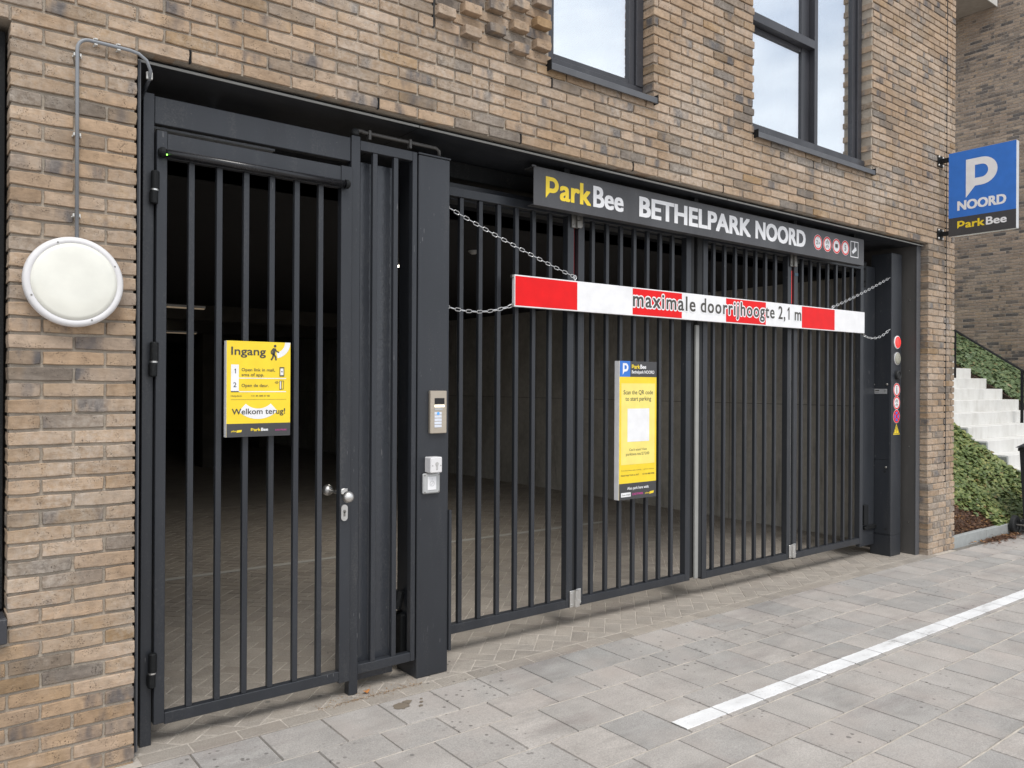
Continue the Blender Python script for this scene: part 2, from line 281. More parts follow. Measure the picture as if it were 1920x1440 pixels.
# ------------------------------------------------------------------ object helpers
def tag(o, label=None, cat=None, group=None, kind=None):
    if label: o['label'] = label
    if cat: o['category'] = cat
    if group: o['group'] = group
    if kind: o['kind'] = kind
    return o
def thing(name, label, cat, loc=(0, 0, 0), group=None):
    o = bpy.data.objects.new(name, None); COL.objects.link(o); o.location = loc; o.empty_display_size = 0.2
    return tag(o, label, cat, group)
def origin_of(p):
    v = Vector((0, 0, 0))
    while p is not None: v += p.location; p = p.parent
    return v
def link(name, me, parent=None, loc=None):
    o = bpy.data.objects.new(name, me); COL.objects.link(o)
    if parent is not None: o.parent = parent
    if loc is not None: o.location = Vector(loc)-origin_of(parent)
    return o
class MB:
    """mesh builder in world coordinates"""
    def __init__(s): s.v = []; s.f = []; s.mi = []; s.mats = []
    def m(s, mat):
        if mat not in s.mats: s.mats.append(mat)
        return s.mats.index(mat)
    def add(s, vs, fs, mat=None):
        o = len(s.v); s.v += [tuple(x) for x in vs]; s.f += [tuple(i+o for i in f) for f in fs]
        k = s.m(mat) if mat else 0; s.mi += [k]*len(fs); return s
    def box(s, x0, x1, y0, y1, z0, z1, c=0.0, mat=None):
        X, Y, Z = (x0, x1), (y0, y1), (z0, z1)
        if c <= 0:
            vs = [(X[i], Y[j], Z[k]) for i in (0, 1) for j in (0, 1) for k in (0, 1)]
            return s.add(vs, [(0, 1, 3, 2), (4, 6, 7, 5), (0, 4, 5, 1), (2, 3, 7, 6), (0, 2, 6, 4), (1, 5, 7, 3)], mat)
        vs = []; idx = {}
        for i in (0, 1):
            for j in (0, 1):
                for k in (0, 1):
                    sx, sy, sz = (1, -1)[i], (1, -1)[j], (1, -1)[k]
                    for a in range(3):
                        p = [X[i], Y[j], Z[k]]; d = [sx*c, sy*c, sz*c]
                        q = [p[t]+(d[t] if t != a else 0) for t in range(3)]
                        idx[(i, j, k, a)] = len(vs); vs.append(q)
        fs = []
        for a in range(3):
            b_, c_ = (a+1) % 3, (a+2) % 3
            for sgn in (0, 1):
                q = []
                for (u, v) in ((0, 0), (1, 0), (1, 1), (0, 1)):
                    t = [0, 0, 0]; t[a] = sgn; t[b_] = u; t[c_] = v; q.append(idx[(*t, a)])
                fs.append(tuple(q) if sgn else tuple(reversed(q)))
        for a in range(3):
            b_, c_ = (a+1) % 3, (a+2) % 3
            for u in (0, 1):
                for v in (0, 1):
                    t0 = [0, 0, 0]; t1 = [0, 0, 0]; t0[b_] = t1[b_] = u; t0[c_] = t1[c_] = v; t1[a] = 1
                    q = [idx[(*t0, b_)], idx[(*t1, b_)], idx[(*t1, c_)], idx[(*t0, c_)]]
                    fs.append(tuple(q) if (u ^ v) else tuple(reversed(q)))
        for i in (0, 1):
            for j in (0, 1):
                for k in (0, 1):
                    q = (idx[(i, j, k, 0)], idx[(i, j, k, 1)], idx[(i, j, k, 2)])
                    fs.append(q if (i+j+k) % 2 else q[::-1])
        return s.add(vs, fs, mat)
    def quad(s, a, b, c, d, mat=None): return s.add([a, b, c, d], [(0, 1, 2, 3)], mat)
    def tube(s, pts, r, n=8, cap=True, mat=None, closed=False):
        P = [Vector(p) for p in pts]; vs = []; fs = []; N = len(P); up = None
        for i, p in enumerate(P):
            a = P[(i-1) % N] if (i or closed) else p; b = P[(i+1) % N] if (i < N-1 or closed) else p
            t = (b-a).normalized()
            if up is None: up = Vector((0, 0, 1)) if abs(t.z) < 0.9 else Vector((1, 0, 0))
            x = t.cross(up)
            x = x.normalized() if x.length > 1e-6 else Vector((1, 0, 0)); up = x.cross(t).normalized()
            rr = r[i] if hasattr(r, '__len__') else r
            for k in range(n):
                an = 2*pi*k/n; vs.append(p+x*cos(an)*rr+up*sin(an)*rr)
        for i in range(N if closed else N-1):
            j = (i+1) % N
            for k in range(n): fs.append((i*n+k, i*n+(k+1) % n, j*n+(k+1) % n, j*n+k))
        if cap and not closed: fs += [tuple(reversed(range(n))), tuple(range((N-1)*n, N*n))]
        return s.add(vs, fs, mat)
    def ball(s, c, r, n=12, mat=None):
        m = n//2; pts = [(c[0], c[1], c[2]-r*cos(pi*i/m)) for i in range(m+1)]
        vs = []; fs = []
        for i in range(1, m):
            for k in range(n): vs.append((c[0]+r*sin(pi*i/m)*cos(2*pi*k/n), c[1]+r*sin(pi*i/m)*sin(2*pi*k/n), c[2]-r*cos(pi*i/m)))
        b0 = len(vs); vs += [pts[0], pts[-1]]
        for i in range(m-2):
            for k in range(n): fs.append((i*n+k, i*n+(k+1) % n, (i+1)*n+(k+1) % n, (i+1)*n+k))
        for k in range(n): fs.append((b0, (k+1) % n, k)); fs.append((b0+1, (m-2)*n+k, (m-2)*n+(k+1) % n))
        return s.add(vs, fs, mat)
    def lathe(s, c, axis, prof, n=32, mat=None, sq=1.0):
        """prof: list of (radius, distance along axis)"""
        a = Vector(axis).normalized(); x = a.cross(Vector((0, 0, 1)))
        if x.length < 1e-3: x = Vector((1, 0, 0))
        x.normalize(); y = x.cross(a); vs = []; fs = []; c = Vector(c)
        for r, d in prof:
            for k in range(n): vs.append(c+a*d+(x*cos(2*pi*k/n)+y*sin(2*pi*k/n))*r)
        for i in range(len(prof)-1):
            for k in range(n): fs.append((i*n+k, (i+1)*n+k, (i+1)*n+(k+1) % n, i*n+(k+1) % n))
        if prof[-1][0] > 0: fs.append(tuple(reversed(range((len(prof)-1)*n, len(prof)*n))))
        if prof[0][0] > 0: fs.append(tuple(range(n)))
        return s.add(vs, fs, mat)
    def build(s, name, mat=None, parent=None, loc=None, smooth=False):
        me = bpy.data.meshes.new(name)
        if parent is not None: off = origin_of(parent)
        elif loc is not None: off = Vector(loc)
        else: off = Vector((0, 0, 0))
        me.from_pydata([(x-off.x, y-off.y, z-off.z) for x, y, z in s.v], [], s.f)
        if s.mats:
            for k in s.mats: me.materials.append(M[k])
            me.polygons.foreach_set('material_index', s.mi)
        elif mat: me.materials.append(M[mat] if isinstance(mat, str) else mat)
        if smooth: me.shade_smooth() if hasattr(me, 'shade_smooth') else None
        me.update()
        o = bpy.data.objects.new(name, me); COL.objects.link(o)
        if parent is not None: o.parent = parent
        elif loc is not None: o.location = loc
        return o

class Flat:
    """flat print on a panel: origin, right, up, outward normal"""
    def __init__(s, O, R, U): s.O = Vector(O); s.R = Vector(R); s.U = Vector(U); s.N = s.R.cross(s.U)
    def P(s, x, z, n=0): return s.O+s.R*x+s.U*z+s.N*n
    def poly(s, mb, pts, lay=1, holes=(), mat=None):
        loops = [[Vector((x, z, 0)) for x, z in pts]]+[[Vector((x, z, 0)) for x, z in h] for h in holes]
        tri = tessellate_polygon(loops); flat = [p for l in loops for p in l]
        vs = [s.P(p.x, p.y, lay*0.0006) for p in flat]; fs = []
        for a, b, c in tri:
            cr_ = (flat[b]-flat[a]).cross(flat[c]-flat[a]).z
            fs.append((a, b, c) if cr_ > 0 else (a, c, b))
        mb.add(vs, fs, mat)
    def rect(s, mb, x0, x1, z0, z1, lay=1, mat=None): s.poly(mb, [(x0, z0), (x1, z0), (x1, z1), (x0, z1)], lay, (), mat)
    def disc(s, mb, cx, cz, r, lay=1, n=24, mat=None, hole=0):
        c = [(cx+r*cos(2*pi*k/n), cz+r*sin(2*pi*k/n)) for k in range(n)]
        h = [[(cx+hole*cos(2*pi*k/n), cz+hole*sin(2*pi*k/n)) for k in range(n)]] if hole else ()
        s.poly(mb, c, lay, h, mat)
    def stroke(s, mb, pts, w_, lay=1, mat=None):
        for i in range(len(pts)-1):
            a = Vector(pts[i]); b = Vector(pts[i+1]); d = (b-a).normalized(); nrm = Vector((-d.y, d.x))*w_/2; a = a-d*w_*0.3; b = b+d*w_*0.3
            s.poly(mb, [tuple(a-nrm), tuple(b-nrm), tuple(b+nrm), tuple(a+nrm)], lay+0.05*i, (), mat)
    def text(s, mb, txt, x0, x1, base, cap, lay=2, bold=0.0, mat=None, ring=False):
        # heavier weights are built from slightly shifted layers of the plain letter shapes
        vs, fs, w_, ch = text_geo(txt, 0.0)
        sz = cap/ch; b = bold*0.8; sx = (x1-x0-2*b*sz)/w_; n_ = 12 if ring else 4
        offs = [(0, 0)] if b <= 0.004 else [(0, 0)]+[(cos(2*pi*k/n_+pi/4*(n_ == 4))*b, sin(2*pi*k/n_+pi/4*(n_ == 4))*b*(1 if ring else .6)) for k in range(n_)]
        for i, (dx, dz) in enumerate(offs):
            mb.add([s.P(x0+b*sz+x*sx+dx*sz, base+(y+dz)*sz, (lay+i*0.03)*0.0006) for x, y in vs], fs, mat)
_tc = {}
TRACK = [0.0]
def _tmesh(txt, bold, sp=0):
    cu = bpy.data.curves.new('t', 'FONT'); cu.body = txt; cu.offset = bold; cu.resolution_u = 3; cu.space_character = 1.0+bold*1.5+(TRACK[0])
    o = bpy.data.objects.new('t', cu); COL.objects.link(o); dg = bpy.context.evaluated_depsgraph_get(); dg.update()
    me = bpy.data.meshes.new_from_object(o.evaluated_get(dg)); vs = [(v.co.x, v.co.y) for v in me.vertices]
    nz_ = [p.normal.z for p in me.polygons]; fs = [tuple(p.vertices) if z > 0 else tuple(reversed(p.vertices)) for p, z in zip(me.polygons, nz_)]
    bpy.data.objects.remove(o); bpy.data.curves.remove(cu); bpy.data.meshes.remove(me); return vs, fs
def text_geo(txt, bold):
    k = (txt, bold, TRACK[0]) if txt != 'H' else ('H', bold)
    if k not in _tc:
        if ('H', bold) not in _tc and txt != 'H': text_geo('H', bold)
        vs, fs = _tmesh(txt, bold)
        mnx = min(v[0] for v in vs); mxx = max(v[0] for v in vs)
        if txt == 'H': ch = max(v[1] for v in vs)
        else: ch = _tc[('H', bold)][3]
        _tc[k] = ([(v[0]-mnx, v[1]) for v in vs], fs, mxx-mnx, ch)
    return _tc[k]
def p_logo(fl, mb, x0, z0, w_, h, lay, mat=None):
    def arc(cx, cz, rx, rz, n=14): return [(cx+rx*sin(pi*k/n), cz+rz*cos(pi*k/n)) for k in range(n+1)]
    out = [(0, 1)]+arc(.5, .64, .5, .36)+[(.30, .28), (0, 0)]; hole = [(.29, .82)]+arc(.5, .65, .21, .17)+[(.29, .48)]
    fl.poly(mb, [(x0+x*w_, z0+z*h) for x, z in out], lay, [[(x0+x*w_, z0+z*h) for x, z in hole]], mat)
def parkbee(fl, parent, x0, x1, base, cap, lay=2, bold=0.03):
    bold = .055
    a = MB(); W = x1-x0; p_logo(fl, a, x0, base-0.04*cap, W*0.155, cap*1.04, lay); fl.text(a, 'ark', x0+W*.165, x0+W*.565, base, cap, lay, bold); a.build('lettering', 'sign_yellow', parent)
    b = MB(); fl.text(b, 'Bee', x0+W*.585, x1, base, cap, lay, bold); b.build('lettering', 'sign_white', parent)

def gz(x): return -0.0067*(x+0.2)
def screen_size(p):
    d = Vector(p)-CAM; c = d.dot(Fw)
    if c < 0.3: return -1
    u = 960+FPX*d.dot(Rr)/c; v = 720-FPX*d.dot(Uu)/c
    if not (-40 < u < 1960 and -40 < v < 1480): return 0
    return 1.0/c
# ------------------------------------------------------------------ bricks
ZL, CH = 2.823, 0.0598            # opening head, course height
BH, JT = 0.0500, 0.0098
J = [(-3, -0.625), (-2, -0.4135), (-1, -0.197), (0, 0.006), (1, 0.2230), (2, 0.4410), (3, 0.659), (4, 0.876), (8, 1.750), (12, 2.634), (16, 3.520), (20, 4.408), (24, 5.30), (28, 6.185), (29, 6.405)]
def JX(j):
    if j <= -3: return -0.625+(j+3)*0.2150
    if j >= 29: return 6.405+(j-29)*0.2205
    for (a, xa), (b, xb) in zip(J, J[1:]):
        if a <= j <= b: return xa+(xb-xa)*(j-a)/(b-a)
def brick_shape(Lx, H, D, seed):
    """irregular hand-moulded brick, origin at the centre of its front face, depth towards +y; 48 triangles"""
    rd = random.Random(seed); hx, hz = Lx/2, H/2; j = lambda a: rd.uniform(-a, a)
    t = 0.33*Lx/2
    o = [(-hx+j(.0018), -hz+.0012+abs(j(.0016))), (-t+j(.02), -hz+j(.0013)), (t+j(.02), -hz+j(.0013)), (hx-.001+j(.0018), -hz+.0012+abs(j(.0016))), (hx+j(.0018), j(.008)),
         (hx-.001+j(.0018), hz-.0012-abs(j(.0016))), (t+j(.02), hz+j(.0013)), (-t+j(.02), hz+j(.0013)), (-hx+j(.0018), hz-.0012-abs(j(.0016))), (-hx+j(.0018), j(.008))]
    c = [0.0016+abs(j(.0014)) for _ in o]
    fr = []
    for (x, z), k in zip(o, c):
        dx = -k if x > 0 else k; dz = (-k if z > 0 else k) if abs(z) > hz*0.5 else 0
        if abs(x) < hx*0.7: dx = 0
        fr.append((x+dx, j(.0012), z+dz))
    y1 = [0.002+abs(j(.0018)) for _ in o]
    vs = fr+[(x, y, z) for (x, z), y in zip(o, y1)]+[(x, D, z) for x, z in o]
    n = 10; fs = [tuple(range(n))]
    for k in range(n):
        q = (k+1) % n; fs.append((k, n+k, n+q, q)); fs.append((n+k, 2*n+k, 2*n+q, n+q))
    return vs, fs
VAR = {}
def brick_variants(mat, D):
    key = (mat, D)
    if key not in VAR:
        d = {}
        for nm, Lx in (('full', 0.208), ('half', 0.098)):
            d[nm] = []
            for i in range(18 if nm == 'full' else 8):
                vs, fs = brick_shape(Lx, BH, D, hash((nm, i)) & 0xffff if False else (i*31+len(nm)*7)); me = bpy.data.meshes.new('brick_%s' % nm)
                me.from_pydata(vs, [], fs); me.materials.append(M[mat]); d[nm].append((me, vs, fs, Lx))
        VAR[key] = d
    return VAR[key]
def lay_bricks(lst, parent, mat, D, limit=300, rotz=0.0, partname='brick', stuffname='brickwork'):
    """lst: (cx, y, cz, length)"""
    V = brick_variants(mat, D); rd = random.Random(5)
    cr_, sr = cos(rotz), sin(rotz)
    lst = sorted(lst, key=lambda b: -screen_size((b[0], b[1], b[2]))*b[3])
    mb = MB()
    for i, (cx, y, cz, Lx) in enumerate(lst):
        kind = 'full' if Lx > 0.14 else 'half'; me, vs, fs, L0 = rd.choice(V[kind]); flip = 1 if rd.random() < .5 else -1
        jy = rd.uniform(-.0016, .0016); tilt = rd.uniform(-.0045, .0045)*(0.2/max(Lx, .1))*0.6; sx = Lx/L0
        if i < limit:
            o = link(partname, me, parent, (cx, y+jy, cz) if rotz == 0 else (cx+jy, y, cz)); o.scale = (sx, 1, 1); o.rotation_euler = (0, tilt, rotz)
        else:
            # mirrored/turned copies straight into one mesh
            out = []
            for (x, yy, z) in vs:
                x *= sx; z2 = z-tilt*x; X, Y = x*cr_-(yy+jy)*sr, x*sr+(yy+jy)*cr_
                out.append((cx+X, y+Y, cz+z2))
            mb.add(out, fs)
    if mb.v:
        o = mb.build(stuffname, mat, parent); o['kind'] = 'stuff'

bld = thing('brick_building', 'tan brick apartment building with the wide garage opening and two upstairs windows', 'building', (3.2, 0, 0))
openings = [(-0.197, 6.530, -1, ZL), (1.957, 2.815, 3.300, 9), (3.865, 5.500, 3.300, 9), (-1.85, -0.625, 0.590, ZL)]
X_EXP, X_COR = 6.893, 7.062
def cut(segs, x0, x1):
    out = []
    for a, b in segs:
        if b <= x0 or a >= x1: out.append((a, b)); continue
        if a < x0: out.append((a, x0))
        if b > x1: out.append((x1, b))
    return out
bricks = []; headers = []
HC = [(1.190+0.1590*i, 1.190+0.1590*i+0.105) for i in range(5)]
r = -48
while True:
    zb = ZL+CH*r
    if zb > 5.5: break
    zc = zb+BH/2
    plinth = r <= -38
    # x range visible
    xa = -1.3; xb = X_COR
    segs = []
    j0 = -8 if (r % 2 == 0) else -8.5
    j = j0
    while JX(j) < X_COR+0.2:
        segs.append((JX(j), JX(j+1))); j += 1
    # vertical movement joint and the corner
    segs = cut(segs, X_COR, 99); new = []
    for a, b in segs:
        if a < X_EXP < b: new += [(a, X_EXP), (X_EXP, b)]
        else: new.append((a, b))
    segs = [(a, b) for a, b in new if b-a > 0.035]
    # corner quoins alternate
    segs = [(a, b) for a, b in segs if b <= X_EXP+1e-6]
    q = X_EXP+(0.105 if r % 2 else 0.068)
    segs += [(X_EXP, q), (q, X_COR+JT)]
    for x0, x1, z0, z1 in openings:
        if zc > z0 and zc < z1: segs = cut(segs, x0, x1)
    if r >= 8 and zc < 5.4:
        keep = cut(segs, 1.190, 1.957); segs = keep
        cols = [c for i, c in enumerate(HC) if (i % 2 == 0) == (r % 2 == 1)]
        xs = 1.190
        for a, b in cols:
            a -= JT*.5; b += JT*.5
            if a-xs > 0.03: segs.append((xs, a))
            headers.append((a, b, zc)); xs = b
        if 1.957-xs > 0.03: segs.append((xs, 1.957+JT))
    yf = -0.009 if plinth else 0.0
    for a, b in segs:
        if b < -1.5 or a > X_COR: continue
        Lx = b-a-JT
        if Lx < 0.03: continue
        # pieces beside an opening keep their outer end flush
        cx = (a+b)/2
        for x0, x1, z0, z1 in openings:
            if z0 < zc < z1:
                if abs(b-x0) < 1e-6: Lx += JT/2; cx += JT/4
                if abs(a-x1) < 1e-6: Lx += JT/2; cx -= JT/4
        bricks.append((cx, yf, zc, Lx))
    r += 1
bricks += [((a+b)/2, -0.042, zc, b-a-JT) for a, b, zc in headers]
bricks = [b for b in bricks if (b[2] < 2.9+(b[0]+0.66)*0.30+0.35) and b[2] > -0.13]
lay_bricks(bricks, bld, 'brick', 0.10)
mo = MB()
for (x0, x1, z0, z1) in [(-3, -0.620, -0.4, 0.585), (-3, -1.85, 0.585, ZL), (-0.620, -0.205, -0.4, ZL), (6.538, X_COR-0.006, -0.4, ZL), (-3, X_COR-0.006, ZL, 3.298), (-3, 1.950, 3.298, 6.2), (2.823, 3.858, 3.298, 6.2), (5.508, X_COR-0.006, 3.298, 6.2), (1.950, 2.823, 5.9, 6.2), (3.858, 5.508, 5.9, 6.2)]:
    mo.box(x0, x1, 0.0105, 0.34, z0, z1)
mo.build('mortar', 'mortar', bld)
mo = MB()
for x0, x1 in ((-3, -0.204), (6.539, 7.05)): mo = MB(); mo.box(x0, x1, -0.001, 0.008, -0.4, ZL-CH*37-JT); mo.build('plinth_mortar', 'mortar', bld)
# movement joints
mj = MB(); mj.box(X_EXP-JT-.002, X_EXP-.002, -0.002, 0.02, gz(6.9), 6.2); mj.box(1.190-JT-.001, 1.190-.002, -.001, 0.02, ZL+CH*8, 6.2)
mj.build('movement_joint', 'rubber', bld)
# ribbed vents in open perpends
def vent(x, zb):
    v = MB(); w_ = 0.0042
    v.box(x-w_, x+w_, 0.003, 0.02, zb, zb+BH+.004, mat='rubber')
    for k in range(9): v.box(x-w_, x+w_, 0.000, 0.004, zb+0.003+k*0.0058, zb+0.0055+k*0.0058, mat='black')
    v.build('vent_slot', None, bld)
for j in (0, 4, 8, 12, 16, 20, 24): vent(JX(j)-.0, ZL)
vent(JX(-2), ZL-CH*40); vent(JX(9), ZL+CH*6); vent(JX(21), ZL+CH*6)
# side wall of the building running back from the corner
sw = MB(); sw.box(6.80, X_COR-0.006, 0.341, 24, -0.4, 6.2); sw.build('side_wall', 'mortar', bld)
# steel lining of the opening
st = MB(); st.box(-0.185, 6.536, 0.050, 0.80, 2.800, 2.806, mat='anthracite'); st.box(-0.186, 6.537, 0.046, 0.0505, 2.7955, 2.8055, mat='edge_steel')
st.box(-0.185, 6.536, 0.07, 0.34, 2.8065, 2.8225, mat='black')
st.build('soffit_panel', None, bld)
for x in (1.13, 3.62, 5.9):
    g_ = MB(); g_.box(x, x+.003, .044, .8, 2.7945, 2.7952); g_.box(x, x+.003, .0445, .0455, 2.795, 2.806); g_.build('panel_joint', 'black', bld)
jb = MB(); jb.box(6.452, 6.458, 0.072, 0.62, gz(6.5), 2.7995, mat='jamb'); jb.box(6.446, 6.520, 0.0665, 0.0715, gz(6.5), 2.7995, mat='sill'); jb.build('jamb_panel', None, bld)
jb = MB()
for z in (0.25, 0.95, 1.65, 2.3): jb.lathe((6.4515, 0.13, z), (-1, 0, 0), [(0.006, 0), (0.006, 0.003), (0, 0.004)], 8)
jb.build('jamb_screw', 'steel_dull', bld)
jb = MB(); jb.box(-0.188, -0.182, 0.030, 0.60, 0.02, 2.795, mat='anthracite'); jb.box(-0.1815, -0.1765, 0.030, 0.034, 0.02, 2.795, mat='sill'); jb.build('jamb_panel', None, bld)
# lintel face behind the soffit
lf = MB(); lf.box(-3.0, 6.75, 0.801, 1.1, 2.62, 2.86); lf.build('lintel', 'black', bld)

# ------------------------------------------------------------------ windows of the facade
def sill_part(x0, x1, z0, z1, parent, y0=-0.034, y1=0.10):
    s_ = MB(); t = 0.002
    prof = [(y0, z0), (y0, z1-0.004), (y0+0.004, z1), (y1, z1+0.018), (y1, z1+0.012), (y0+0.012, z1-0.006), (y0+0.012, z0)]
    n_ = len(prof); vs = [(x, y, z) for x in (x0, x1) for y, z in prof]
    s_.add(vs, [tuple(reversed(range(n_))), tuple(range(n_, 2*n_))]+[(i, (i+1) % n_, n_+(i+1) % n_, n_+i) for i in range(n_)], 'sill')
    for x in (x0-.004, x1-.002): s_.box(x, x+.006, y0-.002, 0.02, z0-.002, z1+.016, mat='black')
    return s_.build('sill', None, parent)
def curtain_part(x0, x1, z0, z1, y, parent, seed):
    rd = random.Random(seed); c = MB(); n_ = int((x1-x0)/0.03); vs = []; fs = []
    ph = rd.uniform(0, 6)
    for i in range(n_+1):
        x = x0+(x1-x0)*i/n_; yy = y+0.018*sin(i*1.25+ph)+0.010*sin(i*0.47)
        vs += [(x, yy, z0), (x, yy, z1)]
    for i in range(n_): fs.append((2*i, 2*i+2, 2*i+3, 2*i+1))
    c.add(vs, fs); o = c.build('curtain', 'curtain', parent); return o
def room_box(x0, x1, z0, z1, parent):
    c = MB(); y0, y1 = .36, 1.4
    for b in ((x0, x1, y1, y1+.03, z0, z1), (x0-.03, x0, y0, y1, z0, z1), (x1, x1+.03, y0, y1, z0, z1), (x0, x1, y0, y1, z0-.03, z0), (x0, x1, y0, y1, z1, z1+.03)): c.box(*b)
    return c.build('room_interior', 'mortar_far', parent)
# window 1
f1 = MB(); x0, x1, z0, z1 = 1.958, 2.814, 3.318, 5.86
f1.box(x0, x1, 0.095, 0.165, z0, z0+.085, .002); f1.box(x0, x0+.07, 0.095, 0.165, z0+.085, z1, .002); f1.box(x1-.062, x1, 0.090, 0.165, z0+.085, z1, .002)
f1.box(x0+.071, x0+.12, 0.112, 0.165, z0+.086, z1, .002); f1.box(x1-.108, x1-.063, 0.108, 0.165, z0+.086, z1, .002); f1.box(x0+.12, x1-.108, 0.112, 0.165, z0+.086, z0+.120, .002)
f1.box(x0, x1, 0.095, 0.165, z1, z1+.06)
win = f1.build('window', 'window_frame', bld)
p_ = MB(); p_.box(x0+.12, x1-.108, 0.128, 0.136, z0+.12, z1); p_.build('pane', 'glass', win)
sill_part(1.936, 2.815, 3.268, 3.306, win); curtain_part(x0+.02, x1-.02, z0, z1, 0.30, win, 1)
room_box(1.8, 2.95, 3.2, 5.95, win)
# window 2
f2 = MB(); x0, x1, z0, z1 = 3.866, 5.499, 3.318, 5.86
f2.box(x0, x1, 0.060, 0.165, z0, z0+.085, .002); f2.box(x0, x0+.07, 0.095, 0.165, z0+.085, z1, .002); f2.box(x1-.062, x1, 0.090, 0.165, z0+.085, z1, .002)
f2.box(x1-.112, x1-.063, 0.110, 0.165, z0+.086, z1, .002)
f2.box(4.745, 4.790, 0.066, 0.165, z0+.086, z1, .002); f2.box(4.640, 4.744, 0.115, 0.165, z0+.086, z1, .002)
f2.box(x0+.071, 4.744, 0.062, 0.165, 4.150, 4.215, .002)
f2.box(x0+.071, 4.639, 0.120, 0.165, z0+.086, z0+.115, .002); f2.box(x0+.071, 4.639, 0.120, 0.165, 4.216, 4.245, .002); f2.box(x0+.071, 4.639, 0.120, 0.165, 4.115, 4.149, .002)
f2.box(x0, x1, 0.095, 0.165, z1, z1+.06)
win = f2.build('window', 'window_frame', bld)
for a, b, c_, d in ((x0+.07, 4.64, z0+.115, 4.115), (x0+.07, 4.64, 4.245, z1), (4.79, x1-.112, z0+.086, z1)):
    p_ = MB(); p_.box(a, b, 0.130, 0.138, c_, d); p_.build('pane', 'glass', win)
sill_part(3.866, 5.500, 3.268, 3.306, win); curtain_part(x0+.02, 4.70, z0, z1, 0.30, win, 2); curtain_part(5.1, x1-.02, z0, z1, 0.30, win, 3)
room_box(3.7, 5.65, 3.2, 5.95, win)
# window at the left edge
f3 = MB(); f3.box(-1.84, -0.632, 0.075, 0.15, 0.66, 2.80, .003); f3.box(-1.70, -0.72, 0.065, 0.074, 0.78, 2.62, .002)
win = f3.build('window', 'black', bld)
s_ = MB(); s_.box(-1.85, -0.628, -0.030, 0.14, 0.605, 0.650, .004); s_.box(-1.85, -0.628, -0.045, -0.0305, 0.560, 0.650, .003); s_.build('sill', 'window_frame', win)

# ------------------------------------------------------------------ ground
BAND0, BAND1 = -0.062, 0.036
pave = thing('pavement', None, None, (3, -1.2, 0)); pave['kind'] = 'structure'
def slope_box_top(x0, x1, y0, y1, top, th, ch, jig):
    """paver with a chamfered top; returns verts, faces"""
    zs = [jig() for _ in range(4)]
    P_ = [(x0, y0), (x1, y0), (x1, y1), (x0, y1)]; Q = [(x0+ch, y0+ch), (x1-ch, y0+ch), (x1-ch, y1-ch), (x0+ch, y1-ch)]
    vs = [(x, y, top+z) for (x, y), z in zip(Q, zs)]+[(x, y, top-ch+z) for (x, y), z in zip(P_, zs)]+[(x, y, top-th) for x, y in P_]
    fs = [(0, 1, 2, 3)]
    for k in range(4): q = (k+1) % 4; fs += [(k, 4+k, 4+q, q), (4+k, 8+k, 8+q, 4+q)]
    return vs, fs
rs = random.Random(11)
SM = []
for i in range(10):
    vs, fs = slope_box_top(-.5, .5, -.5, .5, 0, .05, .011, lambda: rs.uniform(-.0008, .0008)); me = bpy.data.meshes.new('paving_slab'); me.from_pydata(vs, [], fs); me.materials.append(M['slab']); SM.append((me, vs, fs))
rows = [(-0.345, -0.062), (-0.555, -0.345), (-0.850, -0.555), (-1.155, -0.850), (-1.440, -1.155), (-1.720, -1.440), (-2.000, -1.720)]
y = -2.0
while y > -6.0: rows.append((y-0.285, y)); y -= 0.285
SX = 0.2835; slabs = []
for k, (ya, yb) in enumerate(rows):
    off = (0 if k % 2 == 0 else SX/2)-(.033 if k == 3 else 0)
    i = -16
    while True:
        xa = off+i*SX
        if xa > 16: break
        if xa > -4: slabs.append((xa+SX/2, (ya+yb)/2, SX-0.0042, yb-ya-0.0095))
        i += 1
y = BAND0
# slabs in front of the kerb, right of the facade
for k in range(2):
    ya, yb = (-0.062, 0.02)
slabs.sort(key=lambda s_: -screen_size((s_[0], s_[1], gz(s_[0]))))
mb = MB()
for i, (cx, cy, sx, sy) in enumerate(slabs):
    me, vs, fs = rs.choice(SM); dz = rs.uniform(-.0012, .0012); ry = .0067+rs.uniform(-.002, .002); rx = rs.uniform(-.003, .003)
    if i < 300:
        o = link('paving_slab', me, pave, (cx, cy, gz(cx)+dz)); o.scale = (sx, sy, 1); o.rotation_euler = (rx, ry, 0)
    else: mb.add([(cx+x*sx, cy+y*sy, gz(cx+x*sx)+z+dz) for x, y, z in vs], fs)
o = mb.build('paving', 'slab', pave); o['kind'] = 'stuff'
jm = MB(); jm.quad((-12, -30, gz(-12)-.0045), (60, -30, gz(60)-.0045+.2), (60, BAND0+.003, gz(60)-.0045+.2), (-12, BAND0+.003, gz(-12)-.0045))
def slope_sheet(name, x0, x1, y0, y1, dz, mat, parent=None):
    s_ = MB(); s_.quad((x0, y0, gz(x0)+dz), (x1, y0, gz(x1)+dz), (x1, y1, gz(x1)+dz), (x0, y1, gz(x0)+dz)); return s_.build(name, mat, parent)
slope_sheet('joint_soil', -6, 18, -6, 0.05, -.008, 'joint_dark', pave)
for ya, yb in rows[:12]:
    rj = random.Random(int(-ya*1000)); s_ = MB(); n_ = 260; vs = []
    for i in range(n_+1):
        x = -2+14*i/n_; hw = .0052+rj.uniform(-.0012, .0016); dz = -.0016+rj.uniform(-.0016, .0008)
        vs += [(x, ya-hw, gz(x)+dz-.003), (x, ya+rj.uniform(-.001, .001), gz(x)+dz), (x, ya+hw, gz(x)+dz-.003)]
    s_.add(vs, [f for i in range(n_) for f in ((3*i, 3*i+3, 3*i+4, 3*i+1), (3*i+1, 3*i+4, 3*i+5, 3*i+2))]); s_.build('joint_sand', 'joint', pave)
ground = slope_sheet('ground', -150, 150, -150, 150, -.06, 'slab'); ground['kind'] = 'structure'
